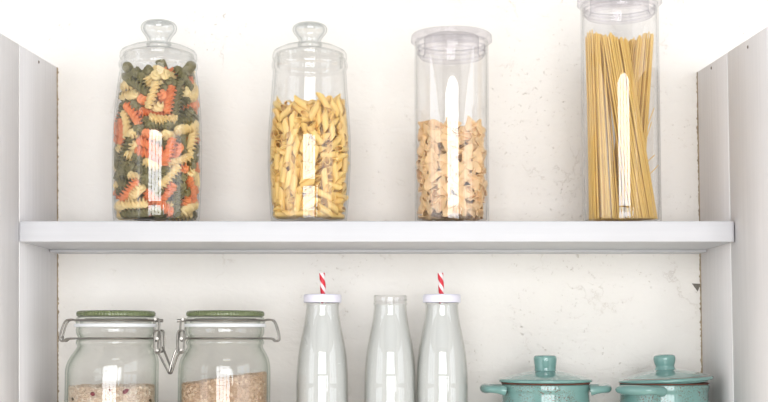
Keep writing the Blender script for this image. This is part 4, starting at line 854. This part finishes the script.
for (px, py, a_, w_, h_, mm, lb) in ((92.8, 394, 0.3, 0.0037, 0.0026, 'flake', 'small dark red dried berry near the rice surface, beside the jar reflection'),
                             (125.2, 391.5, -0.8, 0.0054, 0.0032, 'flake', 'largest dark red dried berry in the pale rice'),
                             (110, 390, 1.2, 0.0022, 0.0016, 'flake', 'tiny purple-red dried berry between the two larger ones in the rice'),
                             (72.5, 399, 1.3, 0.0026, 0.0018, 'flake2', 'dark olive dried herb bit in the rice, closest to the shelf side board'),
                             (150.5, 400.5, 0.9, 0.0030, 0.0022, 'flake2', 'dark brown dried herb bit in the pale rice at the edge facing the second jar')):
    Rq = R - 0.0034; y = -Rq
    for _ in range(6):
        dx = at(px, py, CY_ + y).x - (ax - LEAN)
        an = math.asin(max(-0.97, min(0.97, dx / Rq))); y = -Rq * math.cos(an)
    g = G(); rnd = random.Random(int(px)); n = 9
    ringv = [(math.cos(2*PI*k/n) * w_ * rnd.uniform(0.7, 1.05), math.sin(2*PI*k/n) * h_ * rnd.uniform(0.7, 1.1)) for k in range(n)]
    vs = [(x, -0.0006, z) for x, z in ringv] + [(x*0.8, 0.001, z*0.8) for x, z in ringv] + [(0, -0.0011, 0), (0, 0.0016, 0)]
    fs = []
    for k in range(n):
        j = (k+1) % n; fs += [(k, j, n+j, n+k), (2*n, j, k), (2*n+1, n+k, n+j)]
    g.add(vs, fs)
    o = link('dried_berry' if mm == 'flake' else 'dried_herb', g.mesh('dried_berry'), M[mm])
    o.location = (ax - LEAN + Rq * math.sin(an), CY_ + y, zat(py, CY_ + y)); o.rotation_euler = (0, a_ * 0.6, an)
    tag(o, lb, 'dried berry' if mm == 'flake' else 'dried herb')
root, ax, Z, K, R = clamp_jar(225.2, -1, 'green-lidded clamp jar of pinkish brown rice, next to the milk bottles', 0.0006)
rice(ax, Z, K, R, 384.5, 372.5, M['rice2'], 'pinkish brown rice heaped higher on one side in the clamp jar', 9, 0.0006)

# ------------------------------------------------------------------ milk bottles
BY = 1.70
def milk_bottle(px, label, mlabel, cap, strawspec):
    ax = at(px, 340, BY).x
    root = thing('milk_bottle', (ax, BY, LZ), label, 'milk bottle')
    Z = lambda py: zat(py, BY) - LZ; K = 0.001328
    body = curve_prof([(0.029, 0), (0.0328, 0.0015), (0.0342, 0.006), (0.0343, 0.03), (0.0342, Z(400)), (0.0340, Z(380)), (0.0331, Z(366)), (0.0312, Z(352)), (0.0284, Z(340)), (0.0252, Z(328)), (0.0229, Z(318)), (0.0217, Z(310)), (0.0214, Z(305.5))], 5)
    neck = [(0.0221, Z(304.6)), (0.0226, Z(303.6)), (0.0221, Z(302.6)), (0.0215, Z(302.0)), (0.0217, Z(300.6)), (0.0222, Z(299.6)), (0.0217, Z(298.6)), (0.0218, Z(297.4)), (0.0223, Z(296.6)), (0.0219, Z(295.9)), (0.0212, Z(295.6))]
    g = G(); g.lathe(shell(body + neck, 0.0013, 0.003), 72, False)
    link('bottle_body', g.mesh('bottle_body', True, 45), M['bottle'], root)
    # thread on the neck
    pts = [(0.0222 * math.cos(t), 0.0222 * math.sin(t), Z(301.6) + (Z(298.6) - Z(301.6)) * i / 47) for i, t in enumerate([(-2.6 + 4.4 * i / 47) for i in range(48)])]
    g = G(); g.tube(pts, 0.0006, 6)
    link('screw_thread', g.mesh('screw_thread'), M['bottle'], root)
    mp = [(0, 0.0040), (0.0285, 0.0040)] + [(r - 0.0017, z) for r, z in body if z > 0.0105] + [(0.0195, Z(304.2)), (0.0, Z(304.2))]
    g = G(); g.lathe(mp, 72, False)
    mo = link('milk', g.mesh('milk', True, 50), M['milk']); mo.location = root.location
    tag(mo, mlabel, 'milk', kind='stuff')
    if cap:
        c = [(0.0046, Z(296.8)), (0.0215, Z(296.8) - 0.0), (0.0232, Z(297.6)), (0.0233, Z(303.4)), (0.0248, Z(303.6)), (0.0252, Z(303.0)), (0.0252, Z(297.2)), (0.0247, Z(295.9)), (0.0236, Z(295.3)), (0.0046, Z(295.2))]
        dz = 0.0012
        g = G(); g.lathe([(r, z + dz) for r, z in c], 72, True)
        link('screw_cap', g.mesh('screw_cap', True, 40), M['cap'], root)['label'] = 'white screw cap'
        (tx, ty), (bx, by) = strawspec
        p, q = at(bx, by, BY), at(tx, ty, BY)
        d = (q - p).normalized(); base = p - d * 0.010; ln = (q - base).length
        g = G(); g.lathe([(0.0031, 0), (0.0038, 0), (0.0038, ln), (0.0031, ln)], 24, True)
        me = g.mesh('drinking_straw', True, 50)
        o = link('drinking_straw', me, M['straw']); o.location = base
        o.rotation_euler = d.to_track_quat('Z', 'Y').to_euler()
        return root, o
    return root, None
_, s1 = milk_bottle(322.4, 'capped milk bottle with straw, beside the brown rice clamp jar', 'white milk in the capped bottle nearest the rice jars', True, ((322, 273), (323.4, 296)))
tag(s1, 'red and white striped straw in the capped bottle nearest the rice jars', 'straw')
milk_bottle(390.2, 'open milk bottle without cap or straw, middle of the three', 'white milk in the open bottle without a cap', False, None)
_, s3 = milk_bottle(441.9, 'capped milk bottle with straw, touching the open bottle, nearest the teal pots', 'white milk in the capped bottle nearest the teal pots', True, ((440.4, 273), (441.6, 296)))
tag(s3, 'red and white striped straw in the capped bottle nearest the teal pots', 'straw')

# ------------------------------------------------------------------ teal pots
PY_ = 1.715
def pot(px, label, rz, tilt, round_knob=False, rl=46.5):
    ax = at(px, 385, PY_).x
    root = thing('casserole_pot', (ax, PY_, LZ), label, 'pot', rz=rz)
    Z = lambda py: zat(py, PY_) - LZ; K = 0.00134; R = 44 * K
    outer = curve_prof([(R*0.80, 0), (R*0.86, 0.002), (R*0.93, 0.010), (R*0.985, 0.03), (R*0.995, 0.05), (R*0.985, Z(396)), (R*0.985, Z(392)), (R, Z(389)), (R, Z(384.5))], 5)
    prof = shell(outer, 0.005, 0.007)
    g = G(); g.lathe(prof, 96, False)
    body = link('pot_body', g.mesh('pot_body', True, 45), M['teal_speck'], root)
    g = G(); zr = Z(384.2) + 0.0012
    g.lathe([(R - 0.0046, zr), (R - 0.0008, zr - 0.0004), (R + 0.0004, zr + 0.0002), (R - 0.0004, zr + 0.0012), (R - 0.0036, zr + 0.0014), (R - 0.0048, zr + 0.0010)], 96, True)
    link('rim', g.mesh('rim'), M['brownrim'], body)['label'] = 'bare brown clay rim'
    for sgn in (-1, 1):
        zc = Z(389.0)
        pts = [(sgn*(R - 0.003), -0.027, zc - 0.001), (sgn*(R + 0.004), -0.0275, zc), (sgn*(R + 0.016), -0.023, zc + 0.0008), (sgn*(R + 0.0205), -0.010, zc + 0.0008),
               (sgn*(R + 0.0205), 0.010, zc + 0.0008), (sgn*(R + 0.016), 0.023, zc + 0.0008), (sgn*(R + 0.004), 0.0275, zc), (sgn*(R - 0.003), 0.027, zc - 0.001)]
        sp = smooth_path(pts, 6); n = len(sp)
        rs_ = [0.0058 + 0.0020 * abs(math.cos(2*PI*i/(n-1))) ** 2 for i in range(n)]
        g = G(); g.tube(sp, 0.006, 14, False, rs_, 0.86)
        link('handle', g.mesh('handle', True, 60), M['teal_speck'] if False else M['teal'], root)
    # lid
    lz = Z(381.4) ; r = rl * K
    lidp = curve_prof([(0.0135, Z(370.2)), (r*0.42, Z(372.0)), (r*0.68, Z(374.6)), (r*0.90, Z(377.6)), (r*0.985, Z(378.9)), (r, Z(380.4)), (r*0.985, Z(381.6)), (r*0.94, Z(382.0)), (r*0.90, Z(381.4))], 4)
    full = [(0, Z(370.0))] + lidp + [(r*0.88, Z(383.6)), (r*0.84, Z(383.8)), (r*0.82, Z(380.8)), (r*0.5, Z(376.5)), (0, Z(374))]
    g = G(); g.lathe(full, 96, False)
    lo = link('lid', g.mesh('lid', True, 50), M['teal'], root)
    k = 0.0152
    kp = curve_prof([(0.0144, Z(371)), (0.0142, Z(368.4)), (0.0146, Z(365.5)), (k*1.0, Z(361.5)), (k*1.01, Z(358.0)), (k*0.93, Z(355.9)), (k*0.62, Z(355.1)), (0.0, Z(354.9))], 4)
    if round_knob:
        kp = curve_prof([(0.0142, Z(371)), (0.0128, Z(368.4)), (0.0124, Z(366.6)), (0.0134, Z(364.4)), (k*0.94, Z(361.5)), (k*0.95, Z(358.6)), (k*0.86, Z(356.4)), (k*0.55, Z(355.3)), (0.0, Z(354.9))], 4)
    kp[-1] = (0, kp[-1][1])
    g = G(); g.lathe([(0, Z(372.5)), (kp[0][0], Z(372.5))] + kp, 48, False)
    ko = link('knob', g.mesh('knob', True, 60), M['teal'], lo)
    if tilt:
        lo.rotation_euler = (0, tilt, -rz); piv = Vector((0, 0, Z(384)))
        Rm = Euler((0, tilt, 0)).to_matrix()
        Rz = Euler((0, 0, -rz)).to_matrix()
        lo.rotation_euler = (Rz @ Rm).to_euler()
        lo.location = Rz @ (piv - Rm @ piv + Vector((0.0032, 0, 0.0012)))
        # worn brown line near the rim of this lid
        rr = r * 0.93; g = G(); ptsr = [(rr*math.cos(a_), rr*math.sin(a_), Z(378.15)) for a_ in [PI*1.05 + PI*0.9*i/60 for i in range(61)]]
        g.tube(ptsr, 0.0005, 6)
        link('worn_line', g.mesh('worn_line'), M['brownrim'], lo)['label'] = 'brown worn ring on the glaze'
    return root
pot(545.4, 'small speckled teal lidded pot with both handles showing, nearer the milk bottles', 0, 0)
pot(663.6, 'small speckled teal lidded pot with tilted lid, beside the warm grey side board', math.radians(50), math.radians(-3.0), True)
